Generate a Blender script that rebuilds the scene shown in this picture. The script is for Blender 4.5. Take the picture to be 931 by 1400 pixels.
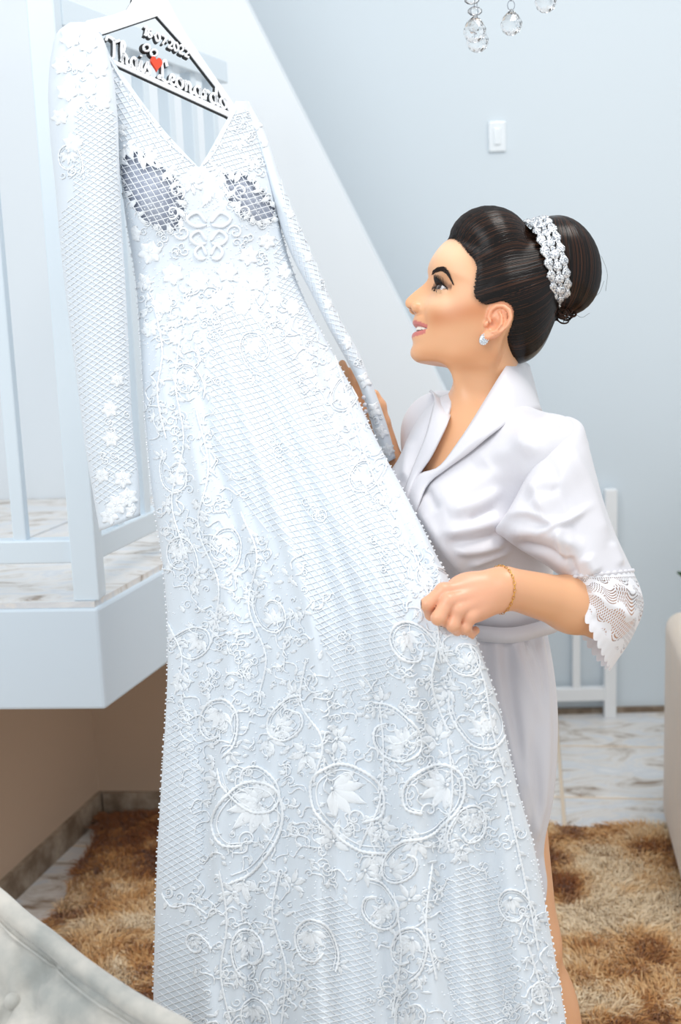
import bpy, bmesh, math, random
import numpy as np
from mathutils import Vector, Matrix
from mathutils.bvhtree import BVHTree
random.seed(7); rng = np.random.default_rng(7)
for o in list(bpy.data.objects): bpy.data.objects.remove(o)
SC = bpy.context.scene; COL = SC.collection
# ---------------------------------------------------------------- camera
FPX = 1700.; PITCH = math.atan(.194); ROLL = -.038; CAMH = 1.55
fw = np.array([0, math.cos(PITCH), -math.sin(PITCH)]); _r0 = np.array([1., 0, 0]); _u0 = np.array([0, math.sin(PITCH), math.cos(PITCH)])
rt = _r0*math.cos(ROLL)+_u0*math.sin(ROLL); up = -_r0*math.sin(ROLL)+_u0*math.cos(ROLL)
CP = np.array([0, 0, CAMH])
def P(x, y, d): return CP+d*(fw+rt*(x-465.5)/FPX+up*(700-y)/FPX)      # a photo point measured at a real distance
def Zp(x, y, z):
    r = fw+rt*(x-465.5)/FPX+up*(700-y)/FPX
    return CP+r*(z-CAMH)/r[2]
def proj(v):
    q = np.asarray(v, float)-CP; d = q@fw
    return 465.5+FPX*(q@rt)/d, 700-FPX*(q@up)/d, d
cam = bpy.data.cameras.new('camera'); camo = bpy.data.objects.new('camera', cam); COL.objects.link(camo)
cam.sensor_fit = 'VERTICAL'; cam.sensor_height = 36; cam.lens = FPX/1400*36
camo.matrix_world = Matrix(((rt[0], up[0], -fw[0], CP[0]), (rt[1], up[1], -fw[1], CP[1]), (rt[2], up[2], -fw[2], CP[2]), (0, 0, 0, 1)))
cam.dof.use_dof = True; cam.dof.focus_distance = 1.8; cam.dof.aperture_fstop = 5.0
cam.clip_start = .05
SC.camera = camo
# ---------------------------------------------------------------- world, lights, exposure
SC.view_settings.view_transform = 'Standard'; SC.view_settings.look = 'None'
SC.view_settings.exposure = 0.0; SC.view_settings.gamma = 1.0; SC.view_settings.use_curve_mapping = False
W = bpy.data.worlds.new('daylight'); SC.world = W; W.use_nodes = True
W.node_tree.nodes['Background'].inputs[0].default_value = (.91, .96, 1.0, 1); W.node_tree.nodes['Background'].inputs[1].default_value = 0.88
def area(name, loc, target, size, energy, color):
    l = bpy.data.lights.new(name, 'AREA'); l.shape = 'RECTANGLE'; l.size, l.size_y = size; l.energy = energy; l.color = color
    o = bpy.data.objects.new(name, l); COL.objects.link(o); o.location = loc
    o.rotation_euler = (Vector(target)-Vector(loc)).to_track_quat('-Z', 'Y').to_euler()
    return o
area('window_light', (-1.3, -.2, 3.0), (.1, 2.0, 1.2), (1.5, 1.5), 35, (.95, .98, 1))
area('ceiling_light', (.9, 1.5, 3.7), (.5, 2.6, .6), (.9, .9), 36, (1, .96, .91))
# ---------------------------------------------------------------- mesh helpers
ORG = {}
def thing(name, label, cat, loc=(0, 0, 0), group=None):
    o = bpy.data.objects.new(name, None); COL.objects.link(o); o.location = loc; o.empty_display_size = .05
    ORG[o.name] = np.array(loc, float); o['label'] = label; o['category'] = cat
    if group: o['group'] = group
    return o
def tag(o, label=None, cat=None, group=None, kind=None):
    if label: o['label'] = label
    if cat: o['category'] = cat
    if group: o['group'] = group
    if kind: o['kind'] = kind
    return o
def mk(name, v, f, mat, parent=None, smooth=True, kind=None, label=None, col=None, sharp=None):
    """one mesh object from world-space vertices"""
    v = np.asarray(v, np.float32).reshape(-1, 3)
    org = np.zeros(3)
    if parent is not None: org = ORG[parent.name]
    me = bpy.data.meshes.new(name)
    v = (v-org).astype(np.float32)
    if isinstance(f, np.ndarray):
        n, k = f.shape
        me.vertices.add(len(v)); me.vertices.foreach_set('co', v.ravel())
        me.loops.add(n*k); me.loops.foreach_set('vertex_index', f.astype(np.int32).ravel())
        me.polygons.add(n); me.polygons.foreach_set('loop_start', np.arange(0, n*k, k, dtype=np.int32))
        me.update(calc_edges=True)
    else:
        me.from_pydata([tuple(map(float, q)) for q in v], [], [tuple(int(i) for i in q) for q in f]); me.update()
    me.validate()
    if smooth: me.polygons.foreach_set('use_smooth', np.ones(len(me.polygons), bool))
    if sharp and smooth:
        try: me.set_sharp_from_angle(angle=sharp)
        except Exception: pass
    if col is not None:
        a = me.color_attributes.new('col', 'FLOAT_COLOR', 'POINT')
        c = np.ones((len(v), 4), np.float32); c[:, :3] = col; a.data.foreach_set('color', c.ravel())
    if mat is not None: me.materials.append(mat)
    o = bpy.data.objects.new(name, me); COL.objects.link(o)
    if parent is not None: o.parent = parent
    ORG[o.name] = org
    tag(o, label, None, None, kind)
    return o
class MB:
    """collects vertices and faces of one part"""
    def __init__(s): s.v = []; s.q = []; s.p = []; s.c = []; s.n = 0
    @property
    def f(s): return [tuple(r) for a in s.q for r in a.tolist()]+s.p
    def add(s, v, f, c=None):
        v = np.asarray(v, float).reshape(-1, 3)
        if isinstance(f, np.ndarray): s.q.append(f+s.n)
        else: s.p += [tuple(int(i)+s.n for i in q) for q in f]
        s.v.append(v); s.n += len(v)
        if c is not None: s.c.append(np.tile(np.asarray(c, float), (len(v), 1)) if np.ndim(c) == 1 else c)
    def box(s, c, size, R=None):
        q = np.array([[x, y, z] for x in (-.5, .5) for y in (-.5, .5) for z in (-.5, .5)])*np.array(size)
        if R is not None: q = q@np.asarray(R).T
        s.add(q+np.array(c), [(0, 1, 3, 2), (4, 6, 7, 5), (0, 4, 5, 1), (2, 3, 7, 6), (0, 2, 6, 4), (1, 5, 7, 3)])
    def tube(s, pts, r, k=8, caps=True):
        pts = np.asarray(pts, float); n = len(pts); r = np.broadcast_to(np.asarray(r, float), (n,))
        t = np.empty_like(pts); t[1:-1] = pts[2:]-pts[:-2]; t[0] = pts[1]-pts[0]; t[-1] = pts[-1]-pts[-2]; t /= np.sqrt((t*t).sum(1))[:, None]+1e-12
        a = np.array([0, 0, 1.]) if abs(t[0][2]) < .9 else np.array([1., 0, 0])
        u = np.cross(t[0], a); U = np.empty_like(pts)
        for i in range(n):
            u = u-t[i]*(u@t[i]); u = u/(math.sqrt(u@u)+1e-12); U[i] = u
        Wv = np.cross(t, U); th = 2*math.pi*np.arange(k)/k
        V = pts[:, None]+r[:, None, None]*(np.cos(th)[None, :, None]*U[:, None]+np.sin(th)[None, :, None]*Wv[:, None])
        base = s.n; s.add(V, grid_faces(n, k, True))
        if caps: s.p += [tuple(base+j for j in range(k))[::-1], tuple(base+(n-1)*k+j for j in range(k))]
    def sphere(s, c, r, k=10, m=6, R=None):
        V = []; F = []
        for i in range(m+1):
            ph = math.pi*i/m
            for j in range(k):
                th = 2*math.pi*j/k; V.append((math.sin(ph)*math.cos(th), math.sin(ph)*math.sin(th), math.cos(ph)))
        V = np.array(V)*np.asarray(r)
        if R is not None: V = V@np.asarray(R).T
        s.add(V+np.array(c), grid_faces(m+1, k, True)[:, ::-1])
    def build(s, name, mat, parent=None, smooth=True, kind=None, label=None, sharp=None):
        return mk(name, np.concatenate(s.v), s.f if (s.p or not s.q) else np.concatenate(s.q), mat, parent, smooth, kind, label, np.concatenate(s.c) if s.c else None, sharp)
def bevel(o, w, seg=2):
    m = o.modifiers.new('bevel', 'BEVEL'); m.width = w; m.segments = seg; m.limit_method = 'ANGLE'; return o
def sub(o, n=1):
    m = o.modifiers.new('subdivision', 'SUBSURF'); m.levels = n; m.render_levels = n; return o
def grid_faces(n, m, closed=False):
    """n rows of m points"""
    i, j = np.meshgrid(np.arange(n-1), np.arange(m if closed else m-1), indexing='ij'); i = i.ravel(); j = j.ravel(); j2 = (j+1) % m
    return np.stack([i*m+j, i*m+j2, (i+1)*m+j2, (i+1)*m+j], 1)
def spl(x, xs, ys):
    """smooth (monotone-ish cubic Hermite) interpolation; ys may be vectors"""
    xs = np.asarray(xs, float); ys = np.asarray(ys, float); x = np.clip(np.asarray(x, float), xs[0], xs[-1])
    if ys.ndim == 1: ys = ys[:, None]; sq = True
    else: sq = False
    d = np.diff(ys, axis=0)/np.diff(xs)[:, None]
    m = np.zeros_like(ys); m[0] = d[0]; m[-1] = d[-1]
    if len(xs) > 2:
        w = np.diff(xs); m[1:-1] = (d[:-1]*w[1:, None]+d[1:]*w[:-1, None])/(w[1:]+w[:-1])[:, None]
    i = np.clip(np.searchsorted(xs, x, side='right')-1, 0, len(xs)-2); h = (xs[i+1]-xs[i]); t = (x-xs[i])/h
    t = t[..., None]; h = h[..., None]
    r = (2*t**3-3*t**2+1)*ys[i]+(t**3-2*t**2+t)*h*m[i]+(-2*t**3+3*t**2)*ys[i+1]+(t**3-t**2)*h*m[i+1]
    return r[..., 0] if sq else r
def curve(pts, n):
    """resample a smooth curve through points, n points evenly by chord"""
    pts = np.asarray(pts, float); s = np.r_[0, np.cumsum(np.linalg.norm(np.diff(pts, axis=0), axis=1))]
    return spl(np.linspace(0, s[-1], n), s, pts)
def sstep(a, b, x): t = np.clip((x-a)/(b-a), 0, 1); return t*t*(3-2*t)
# ---------------------------------------------------------------- material helpers
def lin(c): c = np.asarray(c, float)/255.; return np.where(c <= .04045, c/12.92, ((c+.055)/1.055)**2.4)
def mat(name, rgb, rough=.5, metal=0, spec=.5, coat=0, sheen=0, sss=0, trans=0, ior=1.45, bump=None, vary=None, emit=None, attr=False):
    m = bpy.data.materials.new(name); m.use_nodes = True; nt = m.node_tree; b = nt.nodes['Principled BSDF']; L = nt.links
    c = tuple(lin(rgb))+(1,)
    b.inputs['Base Color'].default_value = c; b.inputs['Roughness'].default_value = rough; b.inputs['Metallic'].default_value = metal
    b.inputs['Specular IOR Level'].default_value = spec; b.inputs['Coat Weight'].default_value = coat; b.inputs['Sheen Weight'].default_value = sheen
    b.inputs['Transmission Weight'].default_value = trans; b.inputs['IOR'].default_value = ior
    if sss: b.inputs['Subsurface Weight'].default_value = sss; b.inputs['Subsurface Radius'].default_value = (.6, .25, .12); b.inputs['Subsurface Scale'].default_value = .008
    tc = nt.nodes.new('ShaderNodeTexCoord')
    if attr:
        a = nt.nodes.new('ShaderNodeVertexColor'); a.layer_name = 'col'; L.new(a.outputs[0], b.inputs['Base Color'])
    if vary:     # (scale, rgb2, contrast_lo, contrast_hi)
        n = nt.nodes.new('ShaderNodeTexNoise'); n.inputs['Scale'].default_value = vary[0]; n.inputs['Detail'].default_value = 6; n.inputs['Roughness'].default_value = .6
        L.new(tc.outputs['Object'], n.inputs['Vector'])
        r = nt.nodes.new('ShaderNodeMapRange'); r.inputs[1].default_value = vary[2]; r.inputs[2].default_value = vary[3]; L.new(n.outputs[0], r.inputs[0])
        x = nt.nodes.new('ShaderNodeMix'); x.data_type = 'RGBA'; x.inputs[6].default_value = c; x.inputs[7].default_value = tuple(lin(vary[1]))+(1,)
        if attr: L.new(a.outputs[0], x.inputs[6])
        L.new(r.outputs[0], x.inputs[0]); L.new(x.outputs[2], b.inputs['Base Color'])
    if bump:     # (scale, strength, distance)
        n = nt.nodes.new('ShaderNodeTexNoise'); n.inputs['Scale'].default_value = bump[0]; n.inputs['Detail'].default_value = 5
        L.new(tc.outputs['Object'], n.inputs['Vector'])
        k = nt.nodes.new('ShaderNodeBump'); k.inputs['Strength'].default_value = bump[1]; k.inputs['Distance'].default_value = bump[2] if len(bump) > 2 else .002
        L.new(n.outputs[0], k.inputs['Height']); L.new(k.outputs[0], b.inputs['Normal'])
    if emit: b.inputs['Emission Color'].default_value = tuple(lin(emit[0]))+(1,); b.inputs['Emission Strength'].default_value = emit[1]
    return m
# ---------------------------------------------------------------- implicit surfaces (used for bodies and soft cloth)
def smin(a, b, k): h = np.clip(.5+.5*(b-a)/k, 0, 1); return b+(a-b)*h-k*h*(1-h)
def smax(a, b, k): return -smin(-a, -b, k)
def s_ell(p, c, r, R=None):
    q = p-np.asarray(c)
    if R is not None: q = q@np.asarray(R)
    r = np.asarray(r, float); q = q/r; k0 = np.sqrt(np.einsum('ij,ij->i', q, q)); q = q/r; k1 = np.sqrt(np.einsum('ij,ij->i', q, q))+1e-9
    return k0*(k0-1)/k1
def s_cap(p, a, b, ra, rb):
    a = np.asarray(a, float); b = np.asarray(b, float); ab = b-a
    q = p-a; t = np.clip(q@ab/(ab@ab), 0, 1); q -= t[:, None]*ab; return np.sqrt(np.einsum('ij,ij->i', q, q))-(ra+(rb-ra)*t)
def s_chain(p, pts, rs, k=None):
    d = None
    for i in range(len(pts)-1):
        e = s_cap(p, pts[i], pts[i+1], rs[i], rs[i+1]); d = e if d is None else (np.minimum(d, e) if k is None else smin(d, e, k))
    return d
def nets(fn, lo, hi, h, cf=4, lip=1.4):
    """surface nets over a box, evaluated only near the surface"""
    lo = np.asarray(lo, float); hi = np.asarray(hi, float)
    nc = np.ceil((hi-lo)/(h*cf)).astype(int)
    ax = [lo[i]+np.arange(nc[i]+1)*h*cf for i in range(3)]
    g = np.stack(np.meshgrid(*ax, indexing='ij'), -1).reshape(-1, 3)
    Vc = fn(g).reshape(nc+1); A = np.abs(Vc)
    m = A[:-1, :-1, :-1].copy(); sg = Vc[:-1, :-1, :-1]
    for i in (0, 1):
        for j in (0, 1):
            for k in (0, 1): m = np.minimum(m, A[i:nc[0]+i, j:nc[1]+j, k:nc[2]+k])
    near = m < cf*h*lip
    n = nc*cf
    V = np.repeat(np.repeat(np.repeat(np.where(sg < 0, -1., 1.), cf, 0), cf, 1), cf, 2).astype(np.float32)
    mask = np.repeat(np.repeat(np.repeat(near, cf, 0), cf, 1), cf, 2)
    idx = np.argwhere(mask)
    for s in range(0, len(idx), 400000):
        ii = idx[s:s+400000]; V[ii[:, 0], ii[:, 1], ii[:, 2]] = fn(lo+ii*h)
    I = V < 0
    cell = np.zeros(n-1, np.int8)
    for i in (0, 1):
        for j in (0, 1):
            for k in (0, 1): cell += I[i:n[0]-1+i, j:n[1]-1+j, k:n[2]-1+k]
    ac = np.argwhere((cell > 0) & (cell < 8)); vid = -np.ones(n-1, np.int64); vid[ac[:, 0], ac[:, 1], ac[:, 2]] = np.arange(len(ac))
    sm = np.zeros((len(ac), 3)); ct = np.zeros(len(ac))
    cor = [(i, j, k) for i in (0, 1) for j in (0, 1) for k in (0, 1)]
    for a in cor:
        for d in range(3):
            if a[d]: continue
            b = list(a); b[d] = 1
            va = V[ac[:, 0]+a[0], ac[:, 1]+a[1], ac[:, 2]+a[2]]; vb = V[ac[:, 0]+b[0], ac[:, 1]+b[1], ac[:, 2]+b[2]]
            x = (va < 0) != (vb < 0); t = np.where(x, va/(va-vb+1e-20), 0)
            q = np.tile(np.array(a, float), (len(ac), 1)); q[:, d] = t; sm[x] += q[x]; ct[x] += 1
    vert = lo+(ac+sm/ct[:, None])*h
    F = []
    for d in range(3):
        sl0 = [slice(1, n[i]-1) for i in range(3)]; sl1 = list(sl0); sl0[d] = slice(0, n[d]-1); sl1[d] = slice(1, n[d])
        a = I[tuple(sl0)]; b = I[tuple(sl1)]
        e = np.argwhere(a != b); off = np.array([1, 1, 1]); off[d] = 0; e = e+off
        s = I[e[:, 0], e[:, 1], e[:, 2]]
        u, w = (d+1) % 3, (d+2) % 3
        def at(du, dw):
            q = e.copy(); q[:, u] -= du; q[:, w] -= dw; return vid[q[:, 0], q[:, 1], q[:, 2]]
        quad = np.stack([at(1, 1), at(0, 1), at(0, 0), at(1, 0)], 1)
        quad[~s] = quad[~s][:, ::-1]; F.append(quad)
    F = np.concatenate(F); F = F[(F >= 0).all(1)]
    return vert, F
def vsmooth(v, f, it, lam=.5):
    v = v.copy(); n = len(v)
    e = np.concatenate([f[:, [i, (i+1) % f.shape[1]]] for i in range(f.shape[1])]); e = np.concatenate([e, e[:, ::-1]])
    cnt = np.bincount(e[:, 0], minlength=n)[:, None]+1e-9
    for _ in range(it):
        s = np.stack([np.bincount(e[:, 0], weights=v[e[:, 1], i], minlength=n) for i in range(3)], 1); v += lam*(s/cnt-v)
    return v
def vnormals(v, f):
    a = np.cross(v[f[:, 2]]-v[f[:, 0]], v[f[:, -1]]-v[f[:, 1]]) if f.shape[1] == 4 else np.cross(v[f[:, 1]]-v[f[:, 0]], v[f[:, 2]]-v[f[:, 0]])
    n = np.stack([sum(np.bincount(f[:, k], weights=a[:, i], minlength=len(v)) for k in range(f.shape[1])) for i in range(3)], 1)
    return n/(np.linalg.norm(n, axis=1)[:, None]+1e-12)
def vproj(v):
    q = v-CP; d = q@fw; return np.stack([465.5+FPX*(q@rt)/d, 700-FPX*(q@up)/d], 1)
def seg_dist(p, poly):
    """distance in the plane from points to a polyline, and the position along it 0..1"""
    poly = np.asarray(poly, float); best = np.full(len(p), 1e9); pos = np.zeros(len(p)); L = np.r_[0, np.cumsum(np.linalg.norm(np.diff(poly, axis=0), axis=1))]
    for i in range(len(poly)-1):
        a, b = poly[i], poly[i+1]; ab = b-a; t = np.clip((p-a)@ab/(ab@ab+1e-12), 0, 1); d = np.linalg.norm(p-a-t[:, None]*ab, axis=1)
        m = d < best; best[m] = d[m]; pos[m] = (L[i]+t[m]*(L[i+1]-L[i]))/L[-1]
    return best, pos
def folds(v, f, lst, flip=1):
    """raise or sink soft cloth folds along lines; lst = (polyline, half width px, height m)"""
    n = vnormals(v, f)*flip; q = vproj(v); face = np.clip(-((v-CP)/np.linalg.norm(v-CP, axis=1)[:, None]*n).sum(1)*2, 0, 1); dsp = np.zeros(len(v))
    for poly, w, h in lst:
        d, t = seg_dist(q, curve(poly, 12)); dsp += h*np.exp(-(d/w)**2)*np.clip(np.minimum(t, 1-t)*5+.05, 0, 1)
    return v+n*(dsp*face)[:, None]
def inpoly(p, poly):
    poly = np.asarray(poly, float); x, y = p[:, 0], p[:, 1]; r = np.zeros(len(p), bool)
    for i in range(len(poly)):
        a = poly[i]; b = poly[i-1]; c = ((a[1] > y) != (b[1] > y)) & (x < (b[0]-a[0])*(y-a[1])/(b[1]-a[1]+1e-12)+a[0]); r ^= c
    return r
# ---------------------------------------------------------------- the room
M_wall = mat('painted_wall_grey_blue', (218, 228, 235), .7, bump=(60, .04, .002))
M_white = mat('white_painted_plaster', (230, 236, 241), .6, bump=(90, .06, .002))
M_under = mat('grey_wall_warm_shade', (196, 172, 150), .8, bump=(60, .05, .002))  # warm bounce and shade under the landing put into the wall colour
M_low = mat('bright_white_enamel', (246, 248, 250), .35)
M_slab = mat('white_plaster_daylight_tint', (216, 229, 240), .6, bump=(90, .06, .002))  # cool daylight tint put into the plaster colour
M_rail = mat('white_gloss_enamel', (222, 234, 243), .35, bump=(25, .04, .003))  # bluish daylight put into the white enamel colour
M_grout = mat('sand_grout', (226, 208, 186), .8)
def marble(name):
    m = bpy.data.materials.new(name); m.use_nodes = True; nt = m.node_tree; b = nt.nodes['Principled BSDF']; L = nt.links
    tc = nt.nodes.new('ShaderNodeTexCoord'); oi = nt.nodes.new('ShaderNodeObjectInfo')
    ad = nt.nodes.new('ShaderNodeVectorMath'); ad.operation = 'MULTIPLY_ADD'; ad.inputs[1].default_value = (1, 2.2, 1)
    L.new(tc.outputs['Object'], ad.inputs[0]); L.new(oi.outputs['Random'], ad.inputs[2])
    n = nt.nodes.new('ShaderNodeTexNoise'); n.inputs['Scale'].default_value = 5; n.inputs['Detail'].default_value = 8; n.inputs['Roughness'].default_value = .65; n.inputs['Distortion'].default_value = 1.2
    L.new(ad.outputs[0], n.inputs['Vector'])
    r = nt.nodes.new('ShaderNodeValToRGB'); e = r.color_ramp.elements; e[0].position = .34; e[0].color = tuple(lin((150, 128, 108)))+(1,); e[1].position = .68; e[1].color = tuple(lin((236, 236, 236)))+(1,)
    for pos, c in ((.42, (214, 206, 198)), (.50, (234, 230, 226)), (.58, (218, 220, 224))):
        q = e.new(pos); q.color = tuple(lin(c))+(1,)
    L.new(n.outputs[0], r.inputs[0]); L.new(r.outputs[0], b.inputs['Base Color']); b.inputs['Roughness'].default_value = .25
    return m
M_tile = marble('polished_grey_marble_tile')
M_base = mat('brown_stone_skirting', (120, 102, 84), .4, vary=(14, (176, 160, 142), .4, .65))
TY = math.radians(8.5); te = np.array([math.cos(TY), -math.sin(TY), 0]); td = np.array([math.sin(TY), math.cos(TY), 0])
def extr(name, pts, vec, m, parent=None, bev=0):
    """extrude a planar polygon along a vector"""
    pts = np.asarray(pts, float); n = len(pts); v = np.r_[pts, pts+np.asarray(vec, float)]
    f = [tuple(range(n))[::-1], tuple(range(n, 2*n))]+[(i, (i+1) % n, n+(i+1) % n, n+i) for i in range(n)]
    o = mk(name, v, f, m, parent, smooth=False)
    b = bmesh.new(); b.from_mesh(o.data); bmesh.ops.recalc_face_normals(b, faces=b.faces); b.to_mesh(o.data); b.free()
    if bev: bevel(o, bev)
    return o
# floor slab with single tiles laid on it
g0 = np.array([.725, 4.125, 0])                 # joint of the grout lines near the back wall
fl = extr('floor', [(-2.6, -1.2, -.002), (3.2, -1.2, -.002), (3.2, 4.6, -.002), (-2.6, 4.6, -.002)], (0, 0, -.05), M_grout); tag(fl, kind='structure')
def tile_at(u0, u1, v0, v1, z, o, parent, base, ax, ay):
    c = base+ax*(u0+u1)/2+ay*(v0+v1)/2; c = np.array([c[0], c[1], z])
    mb = MB(); mb.box((0, 0, 0), (u1-u0, v1-v0, .012), np.stack([ax, ay, (0, 0, 1)], 1)); t = mb.build('floor_tile', M_tile, None, smooth=False)
    bevel(t, .0015, 1); t.parent = parent; t.location = c-ORG[parent.name]; return t
tw, tl, gp = .62, .405, .0075
for i in range(-4, 3):
    for j in range(-5, 1):
        v0 = -.285-.405+.405*(j+1) if j < 0 else -.285
        v1 = v0+tl if j < 0 else .12
        u0 = i*tw
        c = g0+te*(u0+tw/2)+td*(v0+v1)/2
        if c[1] < 2.2 and not (c[0] < -.3): continue
        if c[0] > 1.9 or c[0] < -1.4 or c[1] < 1.9: continue
        tile_at(u0+gp*.7, u0+tw-gp*.7, v0+gp, v1-gp, -.0055, None, fl, g0, te, td)
# back wall on the right
bw = math.radians(-2.5); bd = np.array([math.cos(bw), math.sin(bw), 0])
p0 = np.array([.89, 4.13, 0])
wb = extr('wall_back', [p0-bd*2.6+(0, 0, -.02), p0+bd*2.6+(0, 0, -.02), p0+bd*2.6+(0, 0, 3.2), p0-bd*2.6+(0, 0, 3.2)], (0, .15, 0), M_wall); tag(wb, kind='structure')
bb = extr('baseboard_back', [p0-bd*1.2+(0, -.012, 0), p0+bd*2.4+(0, -.012, 0), p0+bd*2.4+(0, -.012, .02), p0-bd*1.2+(0, -.012, .02)], (0, .012, 0), M_base); tag(bb, kind='structure')
# stair landing on the left: slab, posts, rails
fa = math.radians(-5.2); fd = np.array([math.cos(fa), math.sin(fa), 0])           # its front edge
sa = math.radians(17); sd = np.array([math.sin(sa), math.cos(sa), 0])             # its side edge
LZ = .95; K = Zp(133, 823, LZ); K[2] = 0
ZB = .735
wl0 = np.array([-.74, 3.45, 0])
def wl(t): return wl0+fd*t
def isect(p, d, q, e):
    t, s = np.linalg.solve(np.array([[d[0], -e[0]], [d[1], -e[1]]]), (q-p)[:2]); return p+d*t
Ks = isect(K, sd, wl0, fd)
zz = lambda p, z: np.array([p[0], p[1], z])
slab = extr('landing_slab', [zz(K, ZB), zz(K-fd*2.0, ZB), zz(wl(-2.4), ZB), zz(Ks, ZB)], (0, 0, LZ-.012-ZB), M_slab, bev=.006); tag(slab, kind='structure')
slab.name = 'trim_1'; ORG['trim_1'] = np.zeros(3)
ins = .012
for i in range(-4, 1):
    for j in range(0, 4):
        a = K+sd*(j*.42+.0)+fd*(i-1)*.46; w = .46-.004; l = .42-.004
        q = [a+sd*.004+fd*.004, a+fd*(w)+sd*.004, a+fd*(w)+sd*l, a+fd*.004+sd*l]
        if i == 0: q[1] = q[1]-fd*.004; q[2] = q[2]-fd*.004
        q = [p if (p-wl0)@np.array([-fd[1], fd[0], 0]) < -.002 else isect(p-sd, sd, wl0-np.array([-fd[1], fd[0], 0])*.003, fd) for p in q]
        if np.linalg.norm(q[3]-q[0]) < .03: continue
        extr('floor_tile', [zz(p, LZ-.012) for p in q], (0, 0, .012), M_tile, slab)
# wall behind the landing, ending in the sloping flank of the upper stair
nrm = np.array([-fd[1], fd[0], 0])
def on_wl(x, y):
    r = fw+rt*(x-465.5)/FPX+up*(700-y)/FPX; t = ((wl0-CP)@nrm)/(r@nrm); return CP+r*t
e0 = on_wl(335, 0); e1 = on_wl(605, 530); sl = (e1-e0); top = e0-sl*.75; bot = e0+sl*1.27
wls = extr('wall_stair', [zz(wl(-2.4), 0), zz(bot, 0), bot, top, zz(wl(-2.4), top[2])], nrm*.16, M_white); tag(wls, kind='structure')
# recess under the landing
wA = np.array([-.883, 2.938, 0]); wB = np.array([-.74, 3.45, 0]); wdv = (wB-wA)/np.linalg.norm(wB-wA)
wu = extr('wall_recess_side', [zz(wA-wdv*1.1, 0), zz(wB, 0), zz(wB, ZB-.001), zz(wA-wdv*1.1, ZB-.001)], (-.12, .03, 0), M_under); tag(wu, kind='structure')
wu2 = extr('wall_recess_back', [zz(wB-fd*.02-nrm*.01, 0), zz(wl(.75)-nrm*.01, 0), zz(wl(.75)-nrm*.01, ZB-.001), zz(wB-fd*.02-nrm*.01, ZB-.001)], nrm*.009, M_under); tag(wu2, kind='structure')
wb3 = extr('trim_2', [zz(wB-nrm*.05, ZB-.085), zz(wl(.6)-nrm*.05, ZB-.085), zz(wl(.6)-nrm*.05, ZB-.002), zz(wB-nrm*.05, ZB-.002)], nrm*.039, M_under); tag(wb3, kind='structure')
pr = np.array([wdv[1], -wdv[0], 0])
b1 = extr('baseboard_side', [zz(wA-wdv*1.1, 0), zz(wB+pr*.0, 0), zz(wB, .075), zz(wA-wdv*1.1, .075)], pr*.014, M_base); tag(b1, kind='structure')
b2 = extr('baseboard_recess', [zz(wB+pr*.015-nrm*.0105, 0), zz(wl(.6)-nrm*.0105, 0), zz(wl(.6)-nrm*.0105, .075), zz(wB+pr*.015-nrm*.0105, .075)], -nrm*.014, M_base); tag(b2, kind='structure')
# railing of the landing
rl = thing('stair_railing', 'white painted wooden railing with square balusters along the stair landing', 'railing', zz(K, LZ))
Rr = np.stack([fd, nrm, (0, 0, 1)], 1)
RT = 2.03
def post(base, s, z0, z1, name, R=Rr):
    mb = MB(); mb.box((base[0], base[1], (z0+z1)/2), (s, s, z1-z0), R); return bevel(mb.build(name, M_rail, rl, smooth=False), .003)
pc = K-fd*.030+sd*.034
post(pc, .050, LZ, 2.32, 'corner_post')
Rs = np.stack([np.array([sd[1], -sd[0], 0]), sd, (0, 0, 1)], 1)
def rail(a, b, z, w, h, name):
    mb = MB(); d = b-a; L = np.linalg.norm(d); d /= L; R = np.stack([d, np.array([-d[1], d[0], 0]), (0, 0, 1)], 1)
    mb.box(((a+b)/2)[:2].tolist()+[z], (L, w, h), R); return bevel(mb.build(name, M_rail, rl, smooth=False), .003)
rail(pc-fd*.02, pc-fd*1.9, LZ+.095, .036, .045, 'bottom_rail'); rail(pc-fd*.02, pc-fd*1.9, 2.2, .05, .06, 'top_rail')
pe = pc.copy()
while proj(zz(pe, 1.95))[0] < 300: pe = pe+sd*.01
rail(pc+sd*.02, pe, LZ+.095, .036, .045, 'bottom_rail'); rail(pc+sd*.02, pe, 2.02, .05, .05, 'top_rail')
for k in range(1, 12): post(pc-fd*.125*k, .026, LZ+.115, 2.18, 'baluster')
Ls = np.linalg.norm(pe-pc)
for k in range(1, int(Ls/.125)+1): post(pc+sd*.125*k, .028, LZ+.115, 2.0, 'baluster', Rs)
# low white railing against the back wall
rb = thing('low_railing', 'low white railing standing on the tiles against the back wall', 'railing', Zp(838, 980, 0))
q0 = Zp(838, 979, 0); ax = -bd; Rb = np.stack([bd, np.array([-bd[1], bd[0], 0]), (0, 0, 1)], 1)
zt = .80
def bpost(t, w, z0, z1, name):
    c = q0+ax*t; mb = MB(); mb.box((c[0]-.012, c[1], (z0+z1)/2), (w, w, z1-z0), Rb); return bevel(mb.build(name, M_low, rb, smooth=False), .003)
bpost(0, .040, 0, zt, 'post'); bpost(.94, .040, 0, zt, 'post')
for k in range(1, 8): bpost(.115*k, .026, .10, zt-.1, 'baluster')
for z, n_ in ((.085, 'bottom_rail'), (zt-.09, 'top_rail')):
    c = q0+ax*.47; mb = MB(); mb.box((c[0]-.012, c[1], z), (.92, .034, .045), Rb); bevel(mb.build(n_, M_low, rb, smooth=False), .003)
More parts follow.
